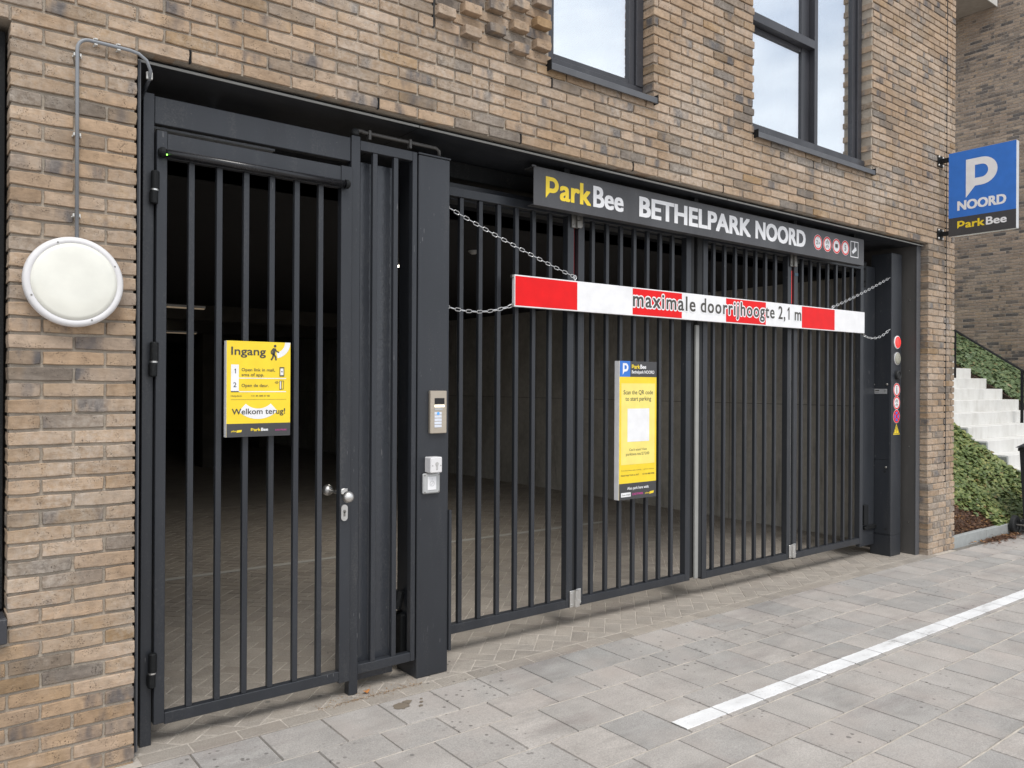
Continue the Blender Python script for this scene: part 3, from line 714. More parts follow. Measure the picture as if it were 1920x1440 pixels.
# wide street surface beyond the slabs that are built
stt = slope_sheet('street', -60, 60, -60, -6.0, -.004, 'slab'); stt['kind'] = 'structure'
# soldier band and herringbone of the driveway
drv = thing('driveway', None, None, (3, 1.0, 0)); drv['kind'] = 'structure'
KL = []; KM = 0.1
def clip(poly, axis, val, keep_gt):
    out = []
    for i in range(len(poly)):
        a, b = poly[i], poly[(i+1) % len(poly)]; ia = (a[axis] > val) == keep_gt; ib = (b[axis] > val) == keep_gt
        if ia: out.append(a)
        if ia != ib:
            t = (val-a[axis])/(b[axis]-a[axis]); out.append((a[0]+(b[0]-a[0])*t, a[1]+(b[1]-a[1])*t))
    return out
def area(p): return abs(sum(p[i][0]*p[(i+1) % len(p)][1]-p[(i+1) % len(p)][0]*p[i][1] for i in range(len(p))))/2
x = -0.18
while x < 6.60: KL.append(([(x+.0015, BAND0+.002), (x+.1985, BAND0+.002), (x+.1985, BAND1-.003), (x+.0015, BAND1-.003)], True)); x += 0.2
c45 = cos(pi/4); YMAX = 6.4; G = 0.0020
for i in range(-90, 120):
    for j in range(-90, 120):
        d = (i-j) % 4
        if d == 0: a, b = (i, i+2), (j, j+1)
        elif d == 3: a, b = (i, i+1), (j, j+2)
        else: continue
        loc = [(a[0]*KM+G, b[0]*KM+G), (a[1]*KM-G, b[0]*KM+G), (a[1]*KM-G, b[1]*KM-G), (a[0]*KM+G, b[1]*KM-G)]
        w_ = [((u-v)*c45+2.0, (u+v)*c45+0.3) for u, v in loc]
        cx = sum(p[0] for p in w_)/4; cy = sum(p[1] for p in w_)/4
        if not (-3.0 < cx < 6.9 and BAND1-.1 < cy < YMAX): continue
        pl = clip(w_, 1, BAND1+.002, True); 
        if pl and cy < 0.7: pl = clip(clip(pl, 0, -0.18, True), 0, 6.60, False) if pl else pl
        if len(pl) >= 3 and area(pl) > 0.0008: KL.append((pl, len(pl) == 4 and area(pl) > 0.0185))
def cen(p): return (sum(q[0] for q in p)/len(p), sum(q[1] for q in p)/len(p))
KL = [(p, f, cen(p)) for p, f in KL]
def vis(c):  # nearer and in front of the gate first
    return -screen_size((c[0], c[1], gz(c[0])))*(1.0 if c[1] < 0.9 else 0.55)
KL.sort(key=lambda k: vis(k[2]))
mb = MB(); rk = random.Random(3)
def paver_geo(poly, top, ch=.0035, th=.05, ox=0, oy=0, slope=True, jig=.0006):
    n_ = len(poly); cx, cy = cen(poly); tz = rk.uniform(-jig, jig)
    ins = []
    for x, y in poly:
        d = sqrt((x-cx)**2+(y-cy)**2); k = max(0, (d-ch*1.6))/d; ins.append((cx+(x-cx)*k, cy+(y-cy)*k))
    g = (lambda x: gz(x)) if slope else (lambda x: 0)
    vs = [(x-ox, y-oy, g(x)+top+tz) for x, y in ins]+[(x-ox, y-oy, g(x)+top-ch+tz) for x, y in poly]+[(x-ox, y-oy, g(x)+top-th) for x, y in poly]
    if area(poly) < 0: vs = vs
    fs = [tuple(range(n_))]
    for k in range(n_): q = (k+1) % n_; fs += [(k, n_+k, n_+q, q), (n_+k, 2*n_+k, 2*n_+q, n_+q)]
    return vs, fs
for i, (p, f, c) in enumerate(KL):
    if sum(p[k][0]*p[(k+1) % len(p)][1]-p[(k+1) % len(p)][0]*p[k][1] for k in range(len(p))) < 0: p = p[::-1]
    if i < 300:
        vs, fs = paver_geo(p, 0); b = MB(); b.add(vs, fs); b.build('paving_brick', 'klinker', drv)
    else:
        vs, fs = paver_geo(p, 0); mb.add(vs, fs)
o = mb.build('brick_paving', 'klinker', drv); o['kind'] = 'stuff'
slope_sheet('joint_sand', -3, 7, -.06, 6.4, -.0026, 'joint', drv)
slope_sheet('rear_floor', -6, 10, 6.4, 30, -.002, 'klinker', drv)
# white lines
wl = thing('road_marking', None, None, (4, -1.07, 0)); wl['kind'] = 'structure'
i = 6; first = True
while True:
    a = SX/2-.033+i*SX; b = a+SX
    if a > 13: break
    a_ = max(a, 1.745)
    if b > 1.76:
        s_ = MB(); y0, y1 = -1.122, -1.030
        if a < 1.745:
            pass
        rp = random.Random(i); nn = 14; vs = []; xa_, xb_ = a_+.002, b-.003
        lo = [y0+rp.uniform(-.0022, .0016) for _ in range(nn+1)]; hi = [y1+rp.uniform(-.0016, .0022) for _ in range(nn+1)]
        for q in range(nn+1):
            xx = xa_+(xb_-xa_)*q/nn; vs += [(xx, lo[q], gz(xx)+.0005), (xx, lo[q]+.001, gz(xx)+.0030), (xx, hi[q]-.001, gz(xx)+.0030), (xx, hi[q], gz(xx)+.0005)]
        s_.add(vs, [f for q in range(nn) for f in ((4*q, 4*q+4, 4*q+5, 4*q+1), (4*q+1, 4*q+5, 4*q+6, 4*q+2), (4*q+2, 4*q+6, 4*q+7, 4*q+3))]); s_.build('paint_strip', 'road_paint', wl)
    i += 1
il = thing('bay_marking', None, None, (2, 3, 0)); il['kind'] = 'structure'
s_ = MB(); s_.box(-2.0, 5.35, 2.965, 3.035, 0, .002); s_.v = [(x, y, z+gz(x)+.0012) for x, y, z in s_.v]; s_.build('paint_strip', 'worn_paint', il)

# ------------------------------------------------------------------ garage interior
def struct(name, mb, mat, loc=(0, 0, 0)):
    o = mb.build(name, mat, None, loc); o['kind'] = 'structure'; return o
b = MB(); b.box(6.745, 6.79, 0.62, 24, -.4, 2.618); struct('garage_wall', b, 'concrete')
b = MB()
for y in (2.35, 4.1, 5.9, 8.1, 10.6, 13.5): b.box(6.7435, 6.7448, y, y+.006, -.2, 2.6)
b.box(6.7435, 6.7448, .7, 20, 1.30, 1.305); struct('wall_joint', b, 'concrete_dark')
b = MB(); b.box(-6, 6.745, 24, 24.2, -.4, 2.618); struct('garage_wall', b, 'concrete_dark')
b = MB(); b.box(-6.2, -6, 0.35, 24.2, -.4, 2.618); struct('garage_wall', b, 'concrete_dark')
b = MB(); b.box(-6, -0.62, 0.345, 0.40, -.4, 2.618); struct('garage_wall', b, 'concrete')
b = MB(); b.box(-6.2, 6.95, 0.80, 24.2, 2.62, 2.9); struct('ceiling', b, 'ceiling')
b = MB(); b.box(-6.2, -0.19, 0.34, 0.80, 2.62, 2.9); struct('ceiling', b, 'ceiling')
# roof of the upper floors so no light falls in from above
b = MB(); b.box(-6.2, 7.05, 0.36, 24.2, 6.2, 6.4); struct('roof', b, 'mortar')
for k, (y, x0, x1) in enumerate(((8.3, 0.6, 6.74), (11.4, -6, 6.74), (15.0, -6, 6.74))):
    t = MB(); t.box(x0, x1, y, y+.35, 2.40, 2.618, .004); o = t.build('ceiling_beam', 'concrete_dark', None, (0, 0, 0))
    tag(o, ['near ceiling beam crossing the dark garage behind the door', 'middle ceiling beam crossing the dark garage behind the door', 'farthest ceiling beam crossing the dark garage'][k], 'beam', 'ceiling beams in the garage')
for k, (x, y) in enumerate(((3.6, 11.3), (1.2, 15.0), (6.0, 15.0))):
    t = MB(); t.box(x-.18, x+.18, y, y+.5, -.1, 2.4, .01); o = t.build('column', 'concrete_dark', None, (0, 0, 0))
    tag(o, ['nearest concrete column deep in the garage', 'left far concrete column deep in the garage', 'right far concrete column deep in the garage'][k], 'column', 'columns deep in the garage')
t = MB(); t.box(3.0, 3.55, 15.4, 15.45, 1.0, 2.2); tag(t.build('beige_panel', 'beige', None), 'beige panel standing in for a dim wall deep in the garage', 'board')  # panel added in place of a dimly seen beige wall
# ceiling luminaires
def lum(name, x, y, z, label, glow, L_=0.12, ax='x'):
    t = thing(name, label, 'lamp', (x, y, z), 'lamps on the garage ceiling')
    b = MB(); b.box(x-L_, x+L_, y-.035, y+.035, z-.03, z, .004); b.build('housing', 'white', t)
    b = MB(); b.box(x-L_+.01, x+L_-.01, y-.028, y+.028, z-.045, z-.0305, .003); b.build('diffuser', glow, t)
lum('ceiling_lamp', 2.712, 2.975, 2.618, 'small lit square lamp seen between the side bars left of the box post', 'glow', .045)
lum('ceiling_lamp', 2.62, 11.0, 2.40, 'long dim tube lamp deep behind the left door bars', 'glow_dim', .6)
lum('ceiling_lamp', 1.85, 7.12, 2.49, 'long dim tube lamp nearest behind the left door bars', 'glow_dim', .35)
lum('ceiling_lamp', 2.66, 11.2, 2.60, 'short bright lamp spot beside the door hinge', 'glow', .06)
pl_ = bpy.data.lights.new('ceiling_lamp_light', 'AREA'); pl_.energy = 18; pl_.size = .3; pl_.color = (1, .93, .82); po_ = bpy.data.objects.new('ceiling_lamp_light', pl_); COL.objects.link(po_); po_.location = (2.712, 2.975, 2.56)
def dome(x, y, z, label):
    t = thing('dome_lamp', label, 'lamp', (x, y, z), 'round unlit lamps overhead')
    b = MB(); b.lathe((x, y, z), (0, 0, -1), [(0.045, 0), (0.045, .008), (.040, .012)], 20); b.build('rim', 'silver', t, smooth=True)
    b = MB(); b.lathe((x, y, z), (0, 0, -1), [(0.036, .0125), (0.030, .024), (0.016, .032), (0, .034)], 20); b.build('lens', 'silver', t, smooth=True)
sl_ = thing('strip_lamp', 'unlit grey strip lamp seen through the gap above the door', 'lamp', (.2, .5, 2.66), 'lamps on the garage ceiling')
b = MB(); b.box(-.15, .545, .46, .54, 2.662, 2.690, .003); b.box(.24, .26, .48, .52, 2.69, 2.799); b.build('housing', 'pipe', sl_)
dome(1.845, 0.655, 2.800, 'round unlit lamp in the black soffit right of the box post')
dome(2.85, 2.02, 2.618, 'round unlit lamp on the ceiling seen between the gate bars')

# ------------------------------------------------------------------ door frame, side panel, box post
fr = thing('door_frame', 'anthracite steel door frame with transom and barred side panel', 'door frame', (0.4, 0.1, 0))
A = 'anthracite'
b = MB(); b.box(-0.150, -0.106, 0.107, 0.157, gz(0), 2.700, .002); b.build('post', A, fr)
b = MB(); b.box(0.786, 0.833, 0.102, 0.150, gz(.8), 2.705, .002); b.build('post', A, fr)
b = MB(); b.box(-0.1055, 0.7855, 0.110, 0.150, 2.578, 2.694, .003); b.build('transom', A, fr)
b = MB(); b.box(0.8335, 1.128, 0.104, 0.140, 2.640, 2.688, .002); b.build('rail', A, fr)
b = MB(); b.box(0.8335, 1.128, 0.104, 0.140, 0.088, 0.133, .002); b.build('rail', A, fr)
b = MB(); b.box(1.1285, 1.155, 0.104, 0.140, 0.088, 2.688, .002); b.build('stile', A, fr)
for x in (0.905, 1.022): b = MB(); b.box(x, x+.025, 0.108, 0.134, 0.1335, 2.6395, .0015); b.build('bar', A, fr)
b = MB(); b.box(0.862, 1.058, 0.162, 0.172, 0.035, 2.600, .002); b.build('cover_sheet', 'anthracite_gloss', fr)
# welds: small raised beads
b = MB()
for x in (-0.1058, 0.7858):
    for k in range(20): b.ball((x, 0.1085, 2.583+k*.0055), .0022, 6)
b.build('weld_bead', A, fr)
# cable tube over the side panel
tb = thing('cable_tube', 'thin grey cable tube clipped over the side panel under the soffit', 'pipe', (0.95, .12, 2.72))
pts = [(0.812, 0.128, 2.700), (0.812, 0.128, 2.722), (0.822, 0.128, 2.738), (0.845, 0.128, 2.742), (0.87, .128, 2.738), (1.28, .128, 2.738), (1.30, .128, 2.726), (1.302, .128, 2.700)]
b = MB(); b.tube(pts, .0095, 10); b.build('tube', 'jamb', tb, smooth=True)
for x in (0.885, 1.115): b = MB(); b.box(x, x+.014, .114, .142, 2.705, 2.752, .002); b.build('bracket', 'jamb', tb)
b = MB(); b.ball((0.815, .126, 2.728), .021, 12); b.build('elbow', 'rubber', tb, smooth=True)

dr = thing('pedestrian_door', 'anthracite barred steel door with knob handle and push bar', 'door', (-0.1, 0.1, 0.08))
b = MB(); b.box(-0.102, -0.060, 0.086, 0.128, 0.088, 2.547, .002); b.build('stile', A, dr)
b = MB(); b.box(0.727, 0.7835, 0.088, 0.130, 0.070, 2.545, .002); b.build('stile', A, dr)
b = MB(); b.box(-0.0595, 0.7265, 0.092, 0.128, 2.438, 2.541, .002); b.build('rail', A, dr)
b = MB(); b.box(-0.0595, 0.7265, 0.088, 0.128, 0.080, 0.128, .002); b.build('rail', A, dr)
for k in range(6):
    x = 0.0285+k*0.1172; b = MB(); b.box(x, x+.0245, 0.094, 0.119, 0.1285, 2.4375, .0015); b.build('bar', A, dr)
for z0, z1 in ((2.239, 2.375), (1.527, 1.670), (0.246, 0.387)):
    zm = (z0+z1)/2-.01; b = MB(); b.tube([(-0.108, .083, zm+.003), (-0.108, .083, z1-.004), (-0.108, .083, z1)], [.0165, .0165, .013], 14, mat='black')
    b.tube([(-0.112, .083, z0), (-0.112, .083, z0+.004), (-0.112, .083, zm-.004)], [.012, .0155, .0155], 14, mat='black'); b.tube([(-0.110, .083, zm-.0045), (-0.110, .083, zm+.0035)], .0150, 14, mat='steel')
    b.box(-0.128, -0.116, .088, .098, z0+.01, zm-.01, mat='black'); b.build('hinge', None, dr, smooth=False)
b = MB(); b.tube([(-0.086, .066, 2.452), (0.740, .066, 2.452)], .0165, 16); b.box(-.08, .735, .066, .088, 2.442, 2.462); b.build('closer_bar', 'closer', dr, smooth=True)
b = MB(); b.tube([(-0.100, .066, 2.452), (-0.090, .066, 2.452), (-.076, .066, 2.452)], [.013, .021, .021], 16); b.tube([(0.735, .066, 2.452), (0.750, .066, 2.452), (.758, .066, 2.452)], [.021, .021, .014], 16); b.build('end_cap', 'black', dr)
b = MB(); b.ball((-0.071, .050, 2.441), .0035, 8); b.build('status_light', 'led_green', dr)
b = MB(); b.lathe((0.748, .0875, 0.985), (0, -1, 0), [(0.017, 0), (.017, .006), (.015, .008)], 20); b.box(.731, .765, .081, .087, .975, 1.0, .002); b.tube([(0.745, .085, .972), (0.745, .035, .972)], .0085, 12); b.build('rosette', 'steel', dr)
b = MB(); b.ball((0.738, .022, .968), .0275, 24); b.build('knob', 'steel', dr, smooth=True)
b = MB(); b.tube([(0.745, .130, .974), (0.745, .235, .974)], .008, 12); b.ball((0.745, .262, .974), .0275, 24); b.build('rear_knob', 'steel', dr, smooth=True)
F = Flat((0.748, .0880, .885), (1, 0, 0), (0, 0, 1))
b = MB(); b.tube([(0.748, .0865, .862), (0.748, .0865, .906)], .0001, 4)
pl = [(0.017*cos(a), .022*(1 if sin(a) > 0 else -1)+.017*sin(a)) for a in [2*pi*k/24+.01 for k in range(24)]]
vs = [(0.748+x, .080, .885+z) for x, z in pl]+[(0.748+x, .0875, .885+z) for x, z in pl]
b.add(vs, [tuple(range(24))]+[(k, 24+k, 24+(k+1) % 24, (k+1) % 24) for k in range(24)]); b.build('lock_plate', 'steel', dr)
b = MB(); b.lathe((0.748, .0805, .892), (0, -1, 0), [(.0075, 0), (.0075, .003)], 14); b.box(.744, .752, .0775, .0805, .868, .890); b.build('lock_cylinder', 'steel_dull', dr)

bp = thing('box_post', 'broad anthracite box post carrying intercom and switches, right of the door', 'post', (1.255, 0.2, 0))
b = MB(); b.box(1.163, 1.352, 0.100, 0.305, gz(1.2), 2.680, .004); b.build('casing', A, bp)
b = MB(); b.box(1.159, 1.356, 0.096, 0.309, 2.6805, 2.690, .002); b.build('cap', A, bp)
b = MB(); b.box(1.353, 1.368, 0.090, 0.096, .10, .84, .001); b.box(1.3535, 1.3585, 0.0965, 0.16, .10, .84, .001); b.build('guide_plate', A, bp)
b = MB(); b.box(1.130, 1.162, 0.20, 0.30, .06, .30, .006); b.tube([(1.12, .24, .33), (1.14, .24, .42)], .03, 10); b.build('lower_bearing', 'black', bp)

ic = thing('intercom', 'champagne metal intercom panel with camera and lit buttons', 'intercom', (1.272, .09, 1.244))
b = MB(); b.box(1.226, 1.326, 0.078, 0.0995, 1.247, 1.468, .003); b.build('case', 'champagne', ic)
F = Flat((1.226, .078, 1.247), (1, 0, 0), (0, 0, 1))
b = MB(); F.rect(b, .024, .084, .152, .183, 2); b.build('camera_window', 'lens_black', ic)
b = MB(); F.rect(b, .024, .084, .136, .148, 2); b.build('lit_strip', 'button_lit', ic)
b = MB(); F.rect(b, .024, .072, .120, .131, 2); b.build('speaker_slot', 'silver', ic)
for k in range(5):
    b = MB(); z = .097-k*.0165; b.box(1.249, 1.293, .0758, .0779, 1.247+z, 1.247+z+.0135, .0008); b.build('button', 'button', ic)
b = MB(); b.lathe((1.271, .0757, 1.3505), (0, -1, 0), [(.008, 0), (.008, .001)], 14); b.build('button_mark', 'button_blue', ic)
b = MB(); F.text(b, 'INTERCOM'[:0]+'I', .05, .0503, .192, .001, 2); 
ks = thing('key_switch', 'white cubic key switch under the intercom', 'switch', (1.24, .07, 1.047))
b = MB(); b.box(1.205, 1.275, 0.040, 0.0995, 1.048, 1.128, .004); b.build('case', 'white', ks)
b = MB(); b.lathe((1.242, .0399, 1.094), (0, -1, 0), [(.0095, 0), (.0095, .003)], 16); b.box(1.2375, 1.2465, .037, .0398, 1.066, 1.09); b.build('lock_cylinder', 'steel', ks)
b = MB()
for x in (1.217, 1.266): b.lathe((x, .0399, 1.085), (0, -1, 0), [(.0028, 0), (.0028, .001)], 8)
b.build('screw', 'steel_dull', ks)
pb = thing('card_reader', 'square silver card reader plate below the white key switch', 'card reader', (1.235, .09, .94))
b = MB(); b.box(1.186, 1.288, 0.078, 0.0995, 0.938, 1.043, .006); b.build('case', 'silver', pb)
b = MB(); b.box(1.210, 1.262, 0.0755, 0.0779, 0.957, 1.026, .001); b.build('touch_plate', 'sign_white', pb)
F = Flat((1.236, .0755, .99), (1, 0, 0), (0, 0, 1)); b = MB(); F.disc(b, 0, 0, .014, 1, 20, None, .012); F.rect(b, -.001, .001, .020, .028); F.stroke(b, [(-.006, -.006), (.006, .006)], .002); b.build('symbol', 'silver', pb)
b = MB()
for x in (1.194, 1.280):
    for z in (.947, 1.034): b.lathe((x, .0779, z), (0, -1, 0), [(.004, 0), (.004, .0012)], 10)
b.build('screw', 'steel_dull', pb)

# ------------------------------------------------------------------ folding gate
def leaf(parent, s0, s1, bars, z0, z1, label=None, hide_left=False):
    y0 = .280
    g = MB(); w_ = .052
    g.box(s0, s0+w_, y0, y0+.05, z0, z1, .0025); g.box(s1-w_, s1, y0, y0+.05, z0, z1, .0025)
    g.box(s0+w_+.0003, s1-w_-.0003, y0+.001, y0+.049, z0, z0+.05, .002); g.box(s0+w_+.0003, s1-w_-.0003, y0+.001, y0+.049, z1-.05, z1, .002)
    o = g.build('gate_leaf', A, parent)
    for xr in bars:
        bb = MB(); bb.box(xr-.0265, xr, y0+.011, y0+.036, z0+.0505, z1-.0505, .0015); bb.build('bar', A, o)
    return o
def hinge_bracket(parent, x, z, mat='steel'):
    b = MB(); b.box(x-.046, x+.006, .268, .2795, z-.052, z+.052, .003); b.box(x+.008, x+.050, .272, .2795, z-.040, z+.056, .003)
    b.tube([(x+.0, .262, z-.004), (x+.0, .262, z+.055)], .013, 14); b.box(x-.012, x+.024, .255, .268, z-.052, z-.006, .002)
    for dx, dz in ((-.034, -.034), (-.034, .034), (.038, -.024)): b.lathe((x+dx, .2675, z+dz), (0, -1, 0), [(.005, 0), (.005, .003), (0, .005)], 8)
    b.build('hinge_bracket', mat, parent)
GZ1 = 2.600
g1 = thing('folding_gate', 'left half of the barred folding gate, carrying the yellow scan sign', 'gate', (2.4, .3, 0), 'halves of the folding gate')
leaf(g1, 1.405, 2.400, [1.572, 1.704, 1.836, 1.968, 2.099, 2.230], .112, GZ1)
leaf(g1, 2.437, 3.528, [2.590, 2.718, 2.846, 2.974, 3.103, 3.231, 3.359], .112, GZ1)
hinge_bracket(g1, 2.418, .165); hinge_bracket(g1, 2.418, 2.535, 'steel_dull')
b = MB(); b.box(2.412, 2.428, .31, .325, 2.19, 2.50); b.build('red_edge_strip', 'tape_red', g1)
b = MB(); b.box(2.406, 2.432, .30, .326, .13, 2.188); b.build('rubber_edge', 'rubber', g1)
b = MB(); b.box(3.530, 3.566, .285, .325, .125, GZ1-.02, .004); b.build('rubber_edge', 'rubber', g1)
g2 = thing('folding_gate', 'right half of the barred folding gate with pale closing strip', 'gate', (4.8, .3, 0), 'halves of the folding gate')
leaf(g2, 3.662, 4.775, [3.815, 3.944, 4.073, 4.202, 4.330, 4.459, 4.590], .100, GZ1)
leaf(g2, 4.812, 5.905, [4.966, 5.092, 5.222, 5.354, 5.488, 5.622, 5.750], .095, GZ1)
hinge_bracket(g2, 4.793, .165); hinge_bracket(g2, 4.793, 2.52, 'steel_dull')
b = MB(); b.box(4.780, 4.801, .295, .310, 2.17, 2.44); b.build('red_edge_strip', 'lamp_red', g2)
b = MB(); b.box(4.780, 4.805, .30, .326, .13, 2.168); b.build('rubber_edge', 'rubber', g2)
M['tape_blue'] = simple('tape_blue', (0.06, 0.12, 0.17), .5); b = MB(); b.box(4.812, 4.862, .276, .2795, 2.400, 2.422); b.build('blue_tape', 'tape_blue', g2)
b = MB(); b.box(3.560, 3.598, .262, .279, .122, 1.935, .003); b.build('closing_strip', 'edge_steel', g2)
M['strip_pale'] = simple('pale_strip', (0.62, 0.62, 0.585), 0.4); g2.children[-1].data.materials[0] = M['strip_pale']
b = MB(); b.box(3.604, 3.661, .285, .325, .115, GZ1-.02, .004); b.build('rubber_edge', 'rubber', g2)
# top guide beam over the gate
gb = thing('guide_beam', 'dark steel guide beam running above the folding gate', 'beam', (3.8, .4, 2.65))
b = MB(); b.box(1.353, 6.18, .40, .50, 2.56, 2.66, .003); b.build('rail', A, gb)
b = MB(); b.box(1.353, 6.18, .44, .55, 2.70, 2.798, .003); b.build('support', 'black', gb)
# motor column at the right
mc = thing('gate_motor_column', 'tall anthracite motor column with signal lamps and small warning signs', 'column', (6.28, .26, 0))
zb = gz(6.28)
b = MB(); b.box(6.188, 6.374, .168, .362, zb, .145, .003); b.build('foot', A, mc)
b = MB(); b.box(6.188, 6.374, .168, .362, .1455, 2.718, .004); b.build('casing', A, mc)
b = MB(); b.box(6.1845, 6.1878, .180, .350, .16, .828, .0012); b.build('access_cover', A, mc)
b = MB(); b.box(6.1845, 6.1878, .180, .350, .832, 1.50, .0012); b.build('access_cover', A, mc)
b = MB()
for y, z in ((.330, 1.52), (.205, 1.522), (.332, .775), (.212, .765)): b.lathe((6.184, y, z), (-1, 0, 0), [(.011, 0), (.011, .004), (.006, .008), (.006, .016), (0, .017)], 12)
b.build('bolt', 'steel_dull', mc)
b = MB()
for y, z in ((.222, .725), (.212, .20)): b.lathe((6.1840, y, z), (-1, 0, 0), [(.012, 0), (.012, .001)], 12)
b.build('hole_plug', 'rubber', mc)
b = MB(); b.box(6.182, 6.1843, .205, .322, 1.435, 1.480, .0006); b.build('name_plate', 'alu', mc)
F = Flat((6.182, .322, 1.435), (0, -1, 0), (0, 0, 1)); b = MB(); F.rect(b, .008, .045, .026, .036, 1); F.rect(b, .008, .04, .012, .015, 1); F.disc(b, .098, .028, .008, 1, 12, None, .006); b.build('print', 'ink', mc)
F = Flat((6.284, .168, 0), (1, 0, 0), (0, 0, 1)); cx = 0
def lamp_disc(z, mat, nm):
    b = MB(); b.lathe((6.289, .1675, z), (0, -1, 0), [(.060, 0), (.060, .005), (.054, .008)], 28, 'alu' if mat != 'lamp_red' else 'sign_white'); b.lathe((6.289, .159, z), (0, -1, 0), [(.053, 0), (.044, .006), (.025, .010), (0, .011)], 28, mat); b.build(nm, None, mc)
lamp_disc(1.907, 'lamp_red', 'signal_lamp'); lamp_disc(1.758, 'lamp_off', 'signal_lamp')
b = MB(); b.lathe((6.287, .1675, 1.607), (0, -1, 0), [(.042, 0), (.042, .020), (.036, .028), (.030, .028), (.026, .02), (0, .02)], 24); b.build('sounder', 'rubber', mc)
def ban(F, parent, cx, cz, r_, kind, lay=1, thick=False):
    b = MB(); F.disc(b, cx, cz, r_, lay, 28); b.build('sign_disc', 'sign_white', parent)
    b = MB(); F.disc(b, cx, cz, r_*.95, lay+1, 28, None, r_*.76); b.build('sign_ring', 'sign_red', parent)
    b = MB()
    if kind == 'man':
        F.disc(b, cx, cz+r_*.48, r_*.12, lay+1, 10); F.rect(b, cx-r_*.10, cx+r_*.10, cz-r_*.15, cz+r_*.34, lay+1)
        F.stroke(b, [(cx-r_*.06, cz-r_*.1), (cx-r_*.1, cz-r_*.6)], r_*.1, lay+1); F.stroke(b, [(cx+r_*.06, cz-r_*.1), (cx+r_*.12, cz-r_*.6)], r_*.1, lay+1)
    elif kind == 'bikes':
        for dz in (.28, -.28):
            for dx in (-.22, .22): F.disc(b, cx+dx*r_, cz+(dz-.08)*r_, r_*.17, lay+1, 12, None, r_*.12)
            F.stroke(b, [(cx-.22*r_, cz+(dz-.08)*r_), (cx-.05*r_, cz+(dz+.14)*r_), (cx+.15*r_, cz+(dz+.12)*r_), (cx+.22*r_, cz+(dz-.08)*r_)], r_*.06, lay+1)
            if dz > 0: F.disc(b, cx+.02*r_, cz+(dz+.26)*r_, r_*.07, lay+1, 8)
    elif kind == '2,1':
        F.text(b, '2', cx-r_*.42, cx-.02*r_, cz-r_*.26, r_*.52, lay+1, .02); F.text(b, ',1m', cx+.04*r_, cx+.46*r_, cz-r_*.2, r_*.32, lay+1, .01)
        for s_ in (1, -1): F.poly(b, [(cx-r_*.10, cz+s_*r_*.66), (cx+r_*.10, cz+s_*r_*.66), (cx, cz+s_*r_*.48)], lay+1)
    elif kind == 'trailer':
        F.rect(b, cx-r_*.34, cx+r_*.34, cz-r_*.18, cz+r_*.28, lay+1); F.rect(b, cx-.20*r_, cx-.08*r_, cz-.3*r_, cz-.18*r_, lay+1); F.rect(b, cx+.06*r_, cx+.18*r_, cz-.3*r_, cz-.18*r_, lay+1)
    elif kind == '5': F.text(b, '5', cx-r_*.22, cx+r_*.22, cz-r_*.36, r_*.72, lay+1, .03)
    b.build('pictogram', 'ink', parent)
ban(F, mc, .004, 1.473, .062, 'man'); ban(F, mc, .003, 1.353, .062, 'bikes')
b = MB(); F.disc(b, .001, 1.229, .062, 1, 28); b.build('sign_disc', 'sign_white', mc)
b = MB(); F.disc(b, .001, 1.229, .059, 2, 28); b.build('sign_ring', 'sign_red', mc)
b = MB()
for k in range(4):
    a = k*pi/2; P_ = [(.001+.044*cos(a+t*.62), 1.229+.044*sin(a+t*.62)) for t in (-1, -.5, 0, .5, 1)]; F.poly(b, [(.001+.012*cos(a), 1.229+.012*sin(a))]+P_, 3)
b.build('pictogram', 'sign_blue', mc)
b = MB(); F.poly(b, [(-.058, 1.062), (.061, 1.062), (.0015, 1.160)], 1); b.build('warning_triangle', 'sign_yellow', mc)
b = MB(); F.poly(b, [(-.046, 1.068), (.049, 1.068), (.0015, 1.147)], 2, [[(-.038, 1.073), (.041, 1.073), (.0015, 1.138)]]); F.rect(b, -.002, .005, 1.092, 1.120, 2); F.rect(b, -.002, .005, 1.080, 1.087, 2); b.build('pictogram', 'ink', mc)
b = MB(); b.box(5.945, 6.02, .285, .335, .25, .43, .004); b.box(5.99, 6.185, .30, .33, .20, .235, .003); b.ball((5.955, .285, .225), .012, 10); b.build('pivot_arm', 'black', mc)
b = MB(); b.box(5.93, 6.18, .32, .36, .05, 2.60, .003); b.build('back_plate', A, mc)
b = MB(); b.box(5.93, 5.99, .30, .318, 2.40, 2.62, .003)
for z in (2.45, 2.56): b.lathe((5.96, .299, z), (0, -1, 0), [(.008, 0), (.008, .006), (0, .008)], 10)
b.build('upper_bracket', 'black', mc)

# ------------------------------------------------------------------ height barrier and chains
X0, X1, ZB0, ZB1 = 1.851, 5.735, 1.950, 2.134
hb = thing('height_barrier', 'red and white height barrier board hanging on chains before the gate', 'height barrier', (3.8, .18, 1.95))
tilt = 0.0040
def tz(x): return (x-X0)*tilt
b = MB(); b.box(X0, X1, .180, .205, ZB0, ZB1, .0015, 'sign_white'); b.v = [(x, y, z+tz(x)) for x, y, z in b.v]; b.build('board', None, hb)
F = Flat((X0, .180, ZB0), (1, 0, tilt), (0, 0, 1)); SW = (X1-X0)/8; H = ZB1-ZB0
for k in range(0, 8, 2):
    b = MB(); F.rect(b, k*SW+(.004 if k == 0 else 0), (k+1)*SW, .007, H-.007, 1); b.build('red_field', 'sign_red', hb)
def one(F, mb, x, base, cap, wd, lay): F.poly(mb, [(x, base), (x+wd, base), (x+wd, base+cap), (x+wd*.2, base+cap), (x-wd*1.1, base+cap*.80), (x-wd*1.1, base+cap*.66), (x, base+cap*.78)], lay)
TRACK[0] = 0.16
